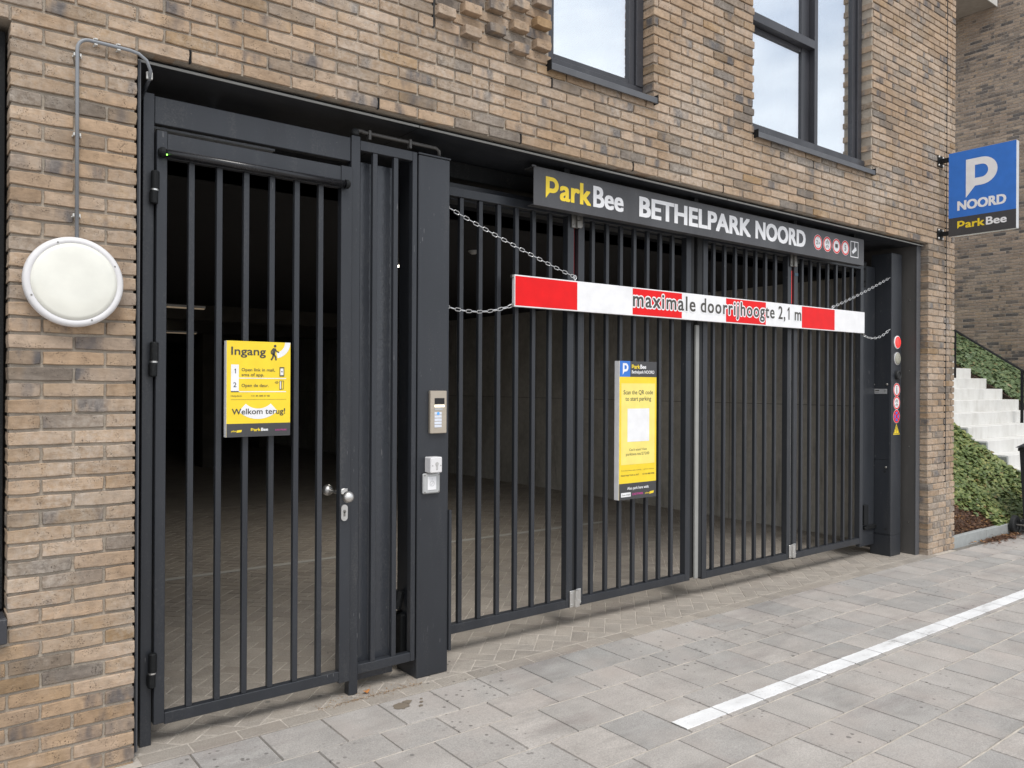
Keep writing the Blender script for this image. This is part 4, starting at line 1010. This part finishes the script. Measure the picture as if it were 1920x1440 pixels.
for wd, sa, sb_ in (('maximale', 2.822, 3.452), ('doorrijhoogte', 3.505, 4.392), ('2,', 4.440, 4.535), ('m', 4.660, 4.755)):
    b = MB(); F.text(b, wd, sa-X0-.005, sb_-X0+.005, .062, .096, 2, .098, None, True); b.build('letter_outline', 'sign_white', hb)
    b = MB(); F.text(b, wd, sa-X0, sb_-X0, .062, .096, 3, .036); b.build('lettering', 'ink', hb)
TRACK[0] = 0.0
b = MB(); one(F, b, 4.578-X0, .062, .097, .013, 3); b.build('lettering', 'ink', hb)
b = MB()
for x, z in ((2.326, 2.158), (5.234, 2.162)): b.tube([(x+.012*cos(t*pi/5), .190, z+.012*sin(t*pi/5)) for t in range(10)], .0032, 6, closed=True); b.tube([(x, .190, z-.012), (x, .190, z-.03)], .004, 6)
b.build('eye_bolt', 'zinc', hb)
b = MB()
for x, z in ((1.851, 1.96), (1.851, 2.125), (5.737, 1.962)): b.box(x-.012, x+.002, .186, .206, z-.008, z+.008, .001)
b.build('end_clip', 'steel_dull', hb)
def chain(A_, B_, sag, label, pitch=.0335, wd=.0085):
    A_ = Vector(A_); B_ = Vector(B_); n_ = 60
    pts = [A_.lerp(B_, k/n_)-Vector((0, 0, sag*4*(k/n_)*(1-k/n_))) for k in range(n_+1)]
    Ls = [0]
    for a, c in zip(pts, pts[1:]): Ls.append(Ls[-1]+(c-a).length)
    tot = Ls[-1]; num = max(3, int(tot/pitch)); b = MB()
    def at(s_):
        s_ = max(0, min(tot, s_))
        for k in range(n_):
            if Ls[k+1] >= s_: return pts[k].lerp(pts[k+1], (s_-Ls[k])/(Ls[k+1]-Ls[k]+1e-9))
        return pts[-1]
    for k in range(num):
        s0 = (k+.5)*tot/num; c = at(s0); t = (at(s0+.01)-at(s0-.01)).normalized(); side = t.cross(Vector((0, 1, 0))).normalized(); oth = t.cross(side)
        ang = (0.35 if k % 2 else 0.35+pi/2); u = side*cos(ang)+oth*sin(ang); hl = pitch*.5+.0012; ring = []
        for q in range(12):
            a = 2*pi*q/12; ring.append(c+t*((hl-wd)*(1 if cos(a) > 0 else -1)+wd*cos(a))+u*wd*sin(a))
        b.tube(ring, .0023, 5, closed=True)
    o = b.build('chain', 'zinc', None, tuple(A_)); 
    return tag(o, label, 'chain', 'chains holding the height barrier')
chain((1.352, .205, 2.482), (2.326, .190, 2.160), .012, 'upper left chain running taut from the box post to the barrier')
chain((1.352, .205, 1.935), (1.845, .192, 1.957), .040, 'lower left chain sagging between box post and barrier end')
chain((6.186, .187, 2.492), (5.234, .190, 2.164), .010, 'upper right chain from the motor column down to the barrier')
chain((6.186, .184, 2.024), (5.738, .192, 1.950), .050, 'lower right chain sagging below the motor column')

# ------------------------------------------------------------------ signs
hs = thing('name_sign', 'long dark grey name sign reading BETHELPARK NOORD under the soffit', 'sign', (3.9, .21, 2.56))
SX0, SX1, SZ0, SZ1 = 1.947, 5.624, 2.540, 2.764
b = MB(); b.box(SX0, SX1, .130, .136, SZ0, SZ1, .0012); b.box(SX0, SX1, .1365, .19, SZ0, SZ0+.004, .001); b.box(SX0, SX1, .1365, .22, SZ1-.004, SZ1, .001); b.box(SX0-.02, SX0+.01, .12, .1295, SZ1-.008, SZ1+.002, .001); b.build('panel', 'sign_grey', hs)
for x in (2.2, 3.4, 4.6, 5.5): b = MB(); b.box(x, x+.04, .15, .20, SZ1+.0003, 2.7995); b.build('hanger', 'black', hs)
F = Flat((0, .130, 0), (1, 0, .004), (0, 0, 1))
parkbee(F, hs, 2.037, 2.684, 2.597-.004*2.3, .122, 2, .045)
b = MB(); F.text(b, 'BETHELPARK', 2.822, 4.018, 2.596-.004*3.4, .121, 2, .075); b.build('lettering', 'sign_white', hs)
b = MB(); F.text(b, 'NOORD', 4.066, 4.734, 2.600-.004*4.4, .122, 2, .075); b.build('lettering', 'sign_white', hs)
KS = .97784
for x, k in ((5.040, '2,1'), (5.182, 'bikes'), (5.324, 'trailer'), (5.464, '5')): xx = -.948+(x+.948)*KS; ban(F, hs, xx, 2.660-.004*xx, .062, k)
b = MB(); x_ = lambda x: -.948+(x+.948)*KS; z_ = lambda z: 1.503+(z-1.503)*KS
F.poly(b, [(x_(u), z_(v)) for u, v in ((5.549, 2.597), (5.679, 2.597), (5.679, 2.736), (5.549, 2.736))], 1, [[(x_(u), z_(v)) for u, v in ((5.557, 2.604), (5.671, 2.604), (5.671, 2.729), (5.557, 2.729))]])
F.rect(b, x_(5.612), x_(5.622), z_(2.680), z_(2.729), 1); F.poly(b, [(x_(u), z_(v)) for u, v in ((5.570, 2.646), (5.590, 2.626), (5.650, 2.662), (5.640, 2.688), (5.618, 2.682))], 1.2); b.build('camera_symbol', 'sign_white', hs)
for s_ in hs.children: pass

bs = thing('blade_sign', 'blue parking sign reading NOORD on wall brackets at the building corner', 'sign', (6.75, -.3, 2.88))
y0, y1, z0, z1 = -.652, -.090, 2.885, 3.652; XS = 6.720
b = MB(); b.box(XS, XS+.055, y0, y1, z0, z1, .003); b.build('box', 'alu', bs)
F = Flat((XS, y1, z0), (0, -1, 0), (0, 0, 1)); W = y1-y0; Hh = z1-z0
b = MB(); F.rect(b, 0.001, W-.001, .168, Hh-.001, .6); b.build('blue_field', 'sign_blue', bs)
b = MB(); F.rect(b, 0.001, W-.001, .001, .168, .6); b.build('dark_field', 'sign_dark', bs)
b = MB(); p_logo(F, b, .150, .335, .262, .345, 2); F.text(b, 'NOORD', .075, .485, .232, .080, 2, .075); b.build('lettering', 'sign_white', bs)
parkbee(F, bs, .078, .488, .066, .066, 2, .04)
for zc in (3.605, 2.925):
    b = MB(); b.box(XS+.005, XS+.045, -.090, -.010, zc-.020, zc+.018, .002, 'black'); b.box(XS-.030, XS+.075, -.0095, -.003, zc-.055, zc+.050, .001, 'black')
    for dx in (-.018, .062):
        for dz in (-.04, .036): b.lathe((XS+dx, -.0098, zc+dz), (0, -1, 0), [(.011, 0), (.011, .006), (.006, .010)], 8, 'steel')
    b.build('wall_bracket', None, bs)

ig = thing('entrance_sign', 'yellow Ingang instruction sign on the pedestrian door bars', 'sign', (.32, .075, 1.267))
b = MB(); b.box(.1805, .4665, .060, .062, 1.267, 1.6865, 0, 'sign_yellow'); b.box(.1795, .1815, .0621, .092, 1.267, 1.6865, 0, 'sign_white'); b.box(.1822, .46, .0625, .092, 1.28, 1.67, 0, 'sign_white'); b.build('panel', None, ig)
F = Flat((.1805, .060, 1.267), (1, 0, 0), (0, 0, 1)); W = .286; Hh = .4195
b = MB(); F.rect(b, 0, W, 0, .058, 1); b.build('dark_field', 'sign_dark', ig)
b = MB(); F.rect(b, .018, .052, .196, .316, 1); F.rect(b, .018, .266, .196, .200, 1); F.rect(b, .052, .266, .255, .259, 1)
n_ = 12; c0 = (.213, .4195); arc1 = [(c0[0]+.072*cos(a), c0[1]+.072*sin(a)) for a in [(-80+80*k/n_)*pi/180 for k in range(n_+1)]]; arc2 = [(c0[0]+.047*cos(a), c0[1]+.047*sin(a)) for a in [(-80*k/n_)*pi/180 for k in range(n_+1)]]
F.poly(b, arc1+arc2, 1)
cc = (.139, .205); F.poly(b, [(cc[0]+.128*sin(a), cc[1]-.128*cos(a)) for a in [(-43+86*k/16)*pi/180 for k in range(17)]]+[(cc[0]+.082*sin(a), cc[1]-.082*cos(a)) for a in [(43-86*k/16)*pi/180 for k in range(17)]], 1)
b.build('white_shape', 'sign_white', ig)
b = MB(); F.text(b, 'Ingang', .018, .172, .359, .034, 2, .03)
one(F, b, .036, .278, .020, .0032, 2); F.text(b, '2', .028, .042, .218, .020, 2, .01)
F.text(b, 'Open link in mail,', .064, .214, .288, .013, 2, .012); F.text(b, 'sms of app.', .064, .164, .266, .013, 2, .012); F.text(b, 'Open de deur.', .064, .186, .219, .013, 2, .012)
F.text(b, 'Helpdesk', .018, .066, .176, .007, 2, .0); F.text(b, '+31 85 888 07 88', .106, .190, .176, .007, 2, .0); F.rect(b, .018, .266, .163, .164, 2)
F.text(b, 'Welkom terug!', .022, .262, .099, .024, 2, .025)
F.disc(b, .214, .402, .006, 2, 14); F.stroke(b, [(.211, .388), (.206, .366)], .014, 2); F.stroke(b, [(.206, .390), (.196, .378), (.197, .368)], .005, 2.3); F.stroke(b, [(.214, .389), (.221, .379), (.231, .374)], .005, 2.3)
F.stroke(b, [(.208, .368), (.203, .350), (.197, .341)], .007, 2.6); F.stroke(b, [(.208, .366), (.216, .354), (.218, .341)], .007, 2.6)
F.poly(b, [(.235, .266), (.257, .266), (.257, .308), (.235, .308)], 2, [[(.238, .271), (.254, .271), (.254, .303), (.238, .303)]]); F.rect(b, .243, .249, .285, .290, 2.2)
F.poly(b, [(.235, .206), (.255, .209), (.255, .247), (.235, .247)], 2, [[(.237, .209), (.253, .211), (.253, .245), (.237, .245)]]); F.rect(b, .242, .245, .210, .244, 2.3)
F.poly(b, [(.214, .236), (.222, .236), (.222, .232), (.231, .239), (.222, .246), (.222, .242), (.214, .242)], 2, [[(.2155, .2375), (.2235, .2375), (.2235, .2355), (.2285, .239), (.2235, .2425), (.2235, .2405), (.2155, .2405)]])
b.build('lettering', 'ink', ig)
b = MB(); F.rect(b, .239, .253, .272, .302, 1.5); F.rect(b, .2375, .242, .210, .244, 1.5); b.build('white_shape', 'sign_white', ig)
parkbee(F, ig, .106, .184, .024, .013, 2, .03)
b = MB(); F.text(b, 'yellow', .019, .043, .022, .008, 2, .02); F.poly(b, [(.043, .019), (.064, .021), (.067, .031), (.045, .029)], 2); b.build('logo', 'sign_yellow', ig)
b = MB(); F.text(b, 'YELLOW'[:0]+'EASYPARK', .217, .270, .023, .007, 2, .02); b.build('logo', 'sign_pink', ig)

qs = thing('scan_sign', 'tall yellow parking payment sign with a blank white square on the folding gate', 'sign', (2.94, .26, .75))
x0, x1, z0, z1 = 2.764, 3.117, .752, 1.660
b = MB(); b.box(x0, x1, .236, .238, z0, z1, 0, 'sign_yellow'); b.box(x0-.002, x0-.0001, .238, .279, z0-.0, z1, 0, 'sign_white'); b.box(x0+.001, x1-.01, .2385, .279, z0+.01, z1-.01, 0, 'sign_white'); b.build('panel', None, qs)
F = Flat((x0, .236, z0), (1, 0, 0), (0, 0, 1)); W = x1-x0; Hh = z1-z0
b = MB(); F.rect(b, .098, W, Hh-.103, Hh, 1); b.build('dark_field', 'sign_dark', qs)
b = MB(); F.rect(b, 0, W, 0, .106, 1); b.build('dark_field', 'sign_dark', qs)
b = MB(); F.rect(b, 0, .098, Hh-.103, Hh, 1); b.build('blue_field', 'sign_blue', qs)
b = MB(); F.rect(b, .016, W-.016, .228, .762, 1); b.build('pale_field', 'sign_pale', qs)
b = MB(); F.rect(b, .074, .282, .378, .596, 2); b.build('white_square', 'sign_white', qs)
b = MB(); F.rect(b, .018, .108, .018, .046, 2); b.build('white_label', 'sign_white', qs)
b = MB(); p_logo(F, b, .028, Hh-.090, .052, .076, 2); F.text(b, 'Bethelpark NOORD', .112, .330, Hh-.080, .020, 2, .03); F.text(b, 'Also park here with:', .075, .282, .064, .018, 2, .03); b.build('lettering', 'sign_white', qs)
parkbee(F, qs, .112, .250, Hh-.048, .026, 2, .035)
b = MB(); F.text(b, 'Scan the QR code', .036, .318, .690, .027, 2, .012); F.text(b, 'to start parking', .054, .300, .648, .027, 2, .012)
F.text(b, "Can't scan? Visit", .092, .260, .318, .015, 2, .008); F.text(b, 'parkbee.net/27200', .062, .284, .288, .018, 2, .0)
F.text(b, 'Terms and conditions apply to parking', .016, .206, .188, .006, 2, 0); F.text(b, 'parkbee.com/terms', .232, .330, .188, .006, 2, 0); F.text(b, 'Need help? Call us 24/7', .016, .186, .154, .010, 2, .01); F.text(b, '+31 85 888 0788', .216, .334, .154, .010, 2, .01)
F.text(b, 'Zone 27200', .024, .102, .026, .010, 3, .01); b.build('lettering', 'ink', qs)
b = MB(); F.text(b, 'EASYPARK', .124, .228, .025, .014, 2, .03); b.build('logo', 'sign_pink', qs)
b = MB(); F.text(b, 'yellow', .244, .284, .026, .010, 2, .02); F.poly(b, [(.286, .022), (.326, .026), (.332, .042), (.290, .038)], 2); b.build('logo', 'sign_yellow', qs)

# ------------------------------------------------------------------ wall lamp and conduit
wlp = thing('wall_lamp', 'round white bulkhead lamp with milky glass on the brick pier', 'lamp', (-.421, 0, 1.878))
c = (-.421, -.002, 1.878)
b = MB(); b.lathe(c, (0, -1, 0), [(.150, 0), (.164, .010), (.1685, .030), (.1685, .044), (.165, .052), (.160, .056), (.147, .058), (.144, .054)], 56); b.build('rim', 'white', wlp, smooth=True)
b = MB(); b.lathe(c, (0, -1, 0), [(.1445, .050), (.1435, .0575), (.128, .061), (.09, .0645), (.05, .066), (.0001, .0665)], 56); b.build('diffuser', 'opal', wlp, smooth=True)
b = MB()
for a in (112, 27, 203, 292): b.lathe((c[0]+.152*cos(radians(a)), c[1]-.0570, c[2]+.152*sin(radians(a))), (0, -1, 0), [(.0035, 0), (.0035, .0015)], 10)
b.build('screw', 'steel_dull', wlp)
cp = thing('conduit', 'thin grey conduit pipe rising from the wall lamp and bending into the opening', 'pipe', (-.41, -.01, 2.05))
pts = [(-.409, -.016, 2.040), (-.411, -.016, 2.765)]
for k in range(1, 7): a = k/6*pi/2; pts.append((-.411+.040*(1-cos(a)), -.016, 2.765+.043*sin(a)))
pts += [(-.30, -.016, 2.808), (-.225, -.014, 2.808)]
p0 = Vector((-.225, -.014, 2.808))
for q in [(-.195, -.014, 2.803), (-.165, -.010, 2.785), (-.148, 0.0, 2.752), (-.148, .02, 2.720)]: pts.append(q)
b = MB(); b.tube(pts, .0068, 10); b.build('pipe', 'pipe', cp, smooth=True)
b = MB(); b.tube([(-.148, .02, 2.722), (-.152, .06, 2.70), (-.158, .14, 2.66)], .0075, 10); b.build('flexible_end', 'anthracite', cp, smooth=True)
def clip_(x, z, vert):
    b = MB()
    for s_ in (-1, 1):
        if vert: b.box(x+s_*.0105-.0028, x+s_*.0105+.0028, -.022, .002, z-.006, z+.006, .001); b.box(x+s_*.014-.002, x+s_*.014+.002, -.008, .002, z-.007, z-.003, 0)
        else: b.box(x-.006, x+.006, -.022, .002, z+s_*.0105-.0028, z+s_*.0105+.0028, .001); b.box(x-.008, x-.003, -.008, .002, z+s_*.014-.002, z+s_*.014+.002, 0)
    b.build('clip', 'clip', cp)
for z in (2.742, 2.440, 2.134): clip_(-.4105, z, True)
for x in (-.348, -.268): clip_(x, 2.808, False)
b = MB(); b.box(-.160, -.136, .012, .024, 2.722, 2.752, .002); b.build('clip', 'clip', cp)

# ------------------------------------------------------------------ right side: neighbour building, stairs, banks
nb = thing('neighbour_building', 'brown brick neighbour building rising behind the stairs', 'building', (15.8, 3, 0))
b = MB(); b.box(15.806, 16.2, -3, 14, -.5, 14); b.build('mortar', 'mortar_far', nb)
fl = []; NCH = 0.0600; r = 0
while True:
    zc = 1.2+r*NCH
    if zc > 9.6: break
    y = -0.3+(0.11 if r % 2 else 0)
    while y < 5.4:
        p_mid = (15.8, y+.11, zc)
        if screen_size(p_mid) > 0: fl.append((15.8, y+.11, zc, .212))
        y += .22
    r += 1
lay_bricks(fl, nb, 'brick_far', 0.05, 300, rotz=-pi/2)
b = MB(); b.box(14.2, 15.79, 2.962, 6.0, 8.86, 9.10, .005, 'mortar_far'); b.box(14.2, 15.79, 2.945, 2.961, 8.84, 9.25, 0, 'white_concrete'); b.build('balcony', None, nb)
YC, ZC, GO, HR, XL, XR = 1.849, 1.634, .228, .160, 9.672, 12.56
sr = thing('staircase', 'white concrete stairs climbing between two ivy banks', 'stairs', (11, 1, 0))
for k in range(-10, 4):
    ztop = ZC+k*HR; yf = YC+k*GO
    if ztop < -.1: continue
    b = MB(); b.box(XL, XR, yf, yf+GO+(.06 if k < 3 else 1.5), max(ztop-HR-.04, -.3), ztop, .004); b.build('step', 'white_concrete', sr)
    b = MB(); b.box(XL-.05, XL-.001, yf-.005, yf+GO-.06, max(ztop-.32, -.3), ztop-.012, .004); b.build('side_block', 'kerbstone', sr)
hr = thing('handrail', 'slim black handrail beside the white stairs', 'handrail', (11.7, 1.5, .8))
b = MB(); b.box(11.685, 11.715, 1.03, 1.065, .835, 1.745, .002); b.build('post', 'black', hr)
b = MB(); b.box(11.688, 11.712, 1.94, 1.965, 1.45, 2.36, .002); b.build('post', 'black', hr)
b = MB(); b.tube([(11.7, .60, 1.44), (11.7, 1.05, 1.742), (11.7, 1.955, 2.355), (11.7, 2.9, 2.98)], .016, 8); b.build('rail', 'black', hr)
b = MB(); b.box(11.63, 11.77, 1.0, 1.09, .833, .838); b.build('base_plate', 'steel_dull', hr)
kb = thing('kerb', 'low grey kerb stones along the front of the ivy bank', 'kerb', (8.2, 0, 0))
for xa in (7.075, 7.83, 8.59, 9.35, 10.1):
    b = MB(); b.box(xa+.002, xa+.752, .005, .055, -.2, gz(xa)+.105, .004); b.build('kerb_stone', 'kerbstone', kb)
def bank1(x, y):
    b0 = bank1a(x, y); k = max(0, min(1, (x-8.75)/.75)); return b0+k*max(0, ZC-.13+(y-YC)*HR/GO-b0)
def bank1a(x, y): return .035+.95*(y-.05)+.02*noise.noise((x*2, y*2, 0)) if y < 1.23 else 1.16+.7*(y-1.23)
def bank2(x, y): return 1.763+(y-2.485)*.667-.065*(x-15.8)+.03*noise.noise((x*1.5, y*1.5, 3))
def terrain(name, fn, x0, x1, y0, y1, nx, ny):
    b = MB(); vs = []; fs = []
    for i in range(nx+1):
        for j in range(ny+1): x = x0+(x1-x0)*i/nx; y = y0+(y1-y0)*j/ny; vs.append((x, y, fn(x, y)))
    for i in range(nx):
        for j in range(ny): a = i*(ny+1)+j; fs.append((a, a+ny+1, a+ny+2, a+1))
    b.add(vs, fs); o = b.build(name, 'soil'); o['kind'] = 'structure'; return o
terrain('soil_bank', bank1, 7.058, XL-.02, .056, 4.2, 24, 30); terrain('soil_bank', bank2, XR+.002, 15.80, -1.5, 6.5, 20, 40)
def leaves(name, mat, fn, x0, x1, y0, y1, num, size, dens, label, seed, lift=.06):
    rd = random.Random(seed); b = MB(); vs = []; fs = []; cnt = 0
    while cnt < num:
        x = rd.uniform(x0, x1); y = rd.uniform(y0, y1)
        if rd.random() > dens(x, y): cnt += 0.25; continue
        z = fn(x, y); cl = noise.noise((x*5, y*5, seed)); z += lift*(0.45+0.55*cl)+rd.uniform(-.02, .03)
        s_ = size*rd.uniform(.6, 1.25); nrm = Vector((rd.uniform(-.75, .75)-.15, rd.uniform(-.9, .5)-.35, 1.15)).normalized()
        t = nrm.cross(Vector((rd.uniform(-1, 1), rd.uniform(-1, 1), .2))).normalized(); u = nrm.cross(t); c = Vector((x, y, z)); o = len(vs)
        # five-pointed ivy leaf folded along its midrib
        shape = [(0, -.5), (.42, -.30), (.50, .05), (.22, .12), (0, .58), (-.22, .12), (-.50, .05), (-.42, -.30)]
        for a, q in shape: vs.append(c+t*a*s_+u*q*s_+nrm*(abs(a)*-.25*s_))
        fs += [(o, o+1, o+2, o+3), (o, o+3, o+4), (o, o+4, o+5), (o, o+5, o+6, o+7)]; cnt += 1
    b.add(vs, fs); ob = b.build(name, mat); tag(ob, label, 'ivy', None, 'stuff'); return ob
def d1(x, y):
    g = (y-.06)*1.15-(8.35-x)*.30
    bare = 1.0 if x > 8.15 else max(0.0, min(1.0, (y-.10-(8.15-x)*.42)*7))
    return bare
leaves('ivy', 'ivy', bank1, 7.06, XL-.03, .03, 1.75, 15000, .054, d1, 'green ivy covering the near bank between the corner and the stairs', 21)
leaves('ivy', 'ivy_dark', bank2, XR+.03, 15.78, -.2, 4.2, 16000, .068, lambda x, y: 1, 'darker ivy covering the bank behind the stairs', 22, .09)
def scatter(name, mat, pts_fn, num, size, label, cat, seed, flat=.3):
    rd = random.Random(seed); vs = []; fs = []
    for _ in range(num):
        x, y, z = pts_fn(rd); s_ = size*rd.uniform(.4, 1.3); a = rd.uniform(0, 2*pi); d = Vector((cos(a), sin(a), rd.uniform(-flat, flat))).normalized(); e = d.cross(Vector((rd.uniform(-.4, .4), rd.uniform(-.4, .4), 1))).normalized(); o = len(vs); c = Vector((x, y, z)); w_ = s_*rd.uniform(.12, .45)
        vs += [c-d*s_*.5, c+e*w_*.5+Vector((0, 0, w_*.3)), c+d*s_*.5, c-e*w_*.5]; fs.append((o, o+1, o+2, o+3))
    b = MB(); b.add(vs, fs); return tag(b.build(name, mat), label, cat, None, 'stuff')
scatter('dry_leaves', 'dry', lambda rd: (lambda x, y: (x, y, gz(x)+.004+abs(rd.gauss(0, .012))))(rd.gauss(8.02, .22), -.02-abs(rd.gauss(0, .055))), 900, .045, 'brown dead twigs and leaves on the slabs before the kerb', 'leaf litter', 31)
scatter('mulch', 'dry', lambda rd: (lambda x, y: (x, y, bank1(x, y)+.006+abs(rd.gauss(0, .010))))(rd.uniform(7.06, 8.6), .06+abs(rd.gauss(0, .28))), 3200, .05, 'reddish brown bark mulch at the foot of the ivy bank', 'mulch', 32)
scatter('moss_litter', 'litter', lambda rd: (lambda x, y: (x, y, gz(x)+.001+abs(rd.gauss(0, .0025))))(rd.uniform(.60, 1.16), .060+rd.gauss(0, .035) if rd.random() < .5 else .034+rd.gauss(0, .006)), 800, .010, 'dry moss and crumbs lying at the foot of the door post', 'debris', 33, .6)
scatter('grit', 'mortar', lambda rd: (lambda x, y: (x, y, gz(x)+.0015))(rd.uniform(-.2, 6.5), rd.choice([.034, -.060, .12])+rd.gauss(0, .012)), 700, .006, 'pale grit along the brick edging', 'grit', 34, .2)
b = MB()
c = Vector((.868, .082, gz(.87)+.006)); shp = [(0, -.5), (.3, -.35), (.45, 0), (.25, .35), (0, .5), (-.3, .3), (-.42, -.05), (-.25, -.38)]
b.add([c+Vector((a*.045, q*.030, abs(a)*.03)) for a, q in shp]+[c+Vector((0, 0, .008))], [(i, (i+1) % 8, 8) for i in range(8)])
M['orange_leaf'] = simple('orange_leaf', (.42, .17, .045), .7); tag(b.build('dead_leaf', 'orange_leaf'), 'single orange dead leaf beside the door post foot', 'leaf')

b = MB(); rb = random.Random(9); X_, Y_ = .93, -.155
for (cx, cy, rr_, n_) in ((X_, Y_, .040, 18), (X_+.045, Y_+.028, .022, 12), (X_+.10, Y_-.012, .010, 9), (X_+.075, Y_-.05, .011, 9), (X_+.12, Y_+.02, .007, 8)):
    ring = [(cx+rr_*rb.uniform(.65, 1.2)*cos(2*pi*k/n_)*1.15, cy+rr_*rb.uniform(.65, 1.2)*sin(2*pi*k/n_)) for k in range(n_)]
    b.add([(x, y, gz(x)+.0026) for x, y in ring]+[(cx, cy, gz(cx)+.0034)], [(k, (k+1) % n_, n_) for k in range(n_)])
M['mud'] = simple('dried_mud', (.20, .165, .125), .9); tag(b.build('mud_stain', 'mud'), 'small brown dried mud stain on the slab before the box post', 'stain', None, 'stuff')
# wheelie bin
wb = thing('wheelie_bin', 'black wheelie bin with green lid at the right edge of the picture', 'bin', (8.8, -.3, gz(8.8)))
g = gz(8.5); b = MB(); x0, x1, y0, y1 = 8.50, 9.02, -.555, -.055
prof = [(.035, .03, .12), (0.0, .0, .55), (-.02, -.02, .93)]
vs = []
for ins, iy, z in ((.06, .04, .06), (.045, .03, .30), (.0, .0, .90)): vs += [(x0+ins*.2, y0+iy, g+z), (x1-ins*1.6, y0+iy, g+z), (x1-ins*1.6, y1-iy, g+z), (x0+ins*.2, y1-iy, g+z)]
fs = [(3, 2, 1, 0), (8, 9, 10, 11)]+[(k*4+i, k*4+(i+1) % 4, k*4+4+(i+1) % 4, k*4+4+i) for k in range(2) for i in range(4)]
b.add(vs, fs); b.box(x0-.012, x1+.012, y0-.012, y1+.012, g+.88, g+.915, .004); b.box(x0-.02, x0+.004, y0+.03, y1-.03, g+.05, g+.16, .004); b.build('body', 'bin', wb)
b = MB(); vs = [(x0-.06, y0-.02, g+.92), (x1+.02, y0-.02, g+.92), (x1+.02, y1+.02, g+.92), (x0-.06, y1+.02, g+.92), (x0+.06, y0+.06, g+.985), (x1-.05, y0+.06, g+.985), (x1-.05, y1-.06, g+.985), (x0+.06, y1-.06, g+.985)]
b.add(vs, [(3, 2, 1, 0), (4, 5, 6, 7)]+[(i, (i+1) % 4, 4+(i+1) % 4, 4+i) for i in range(4)]); b.build('lid', 'bin', wb)
b = MB(); b.box(x0+.09, x1-.08, y0+.09, y1-.09, g+.9855, g+.990, .001); b.build('lid_panel', 'bin_green', wb)
b = MB(); b.tube([(x0-.055, y0+.03, g+.93), (x0-.055, y1-.03, g+.93)], .014, 8); b.build('handle', 'bin', wb)
for yy in (y0+.03, y1-.005):
    b = MB(); b.lathe((x0-.045, yy+.03, g+.10), (0, -1, 0), [(.05, -.022), (.088, -.024), (.10, -.014), (.10, .014), (.088, .024), (.05, .022), (.045, .012), (.0, .012)], 24); b.build('wheel', 'rubber', wb)
b = MB(); b.tube([(x0-.045, y0, g+.10), (x0-.045, y1+.01, g+.10)], .010, 8); b.build('axle', 'steel_dull', wb)
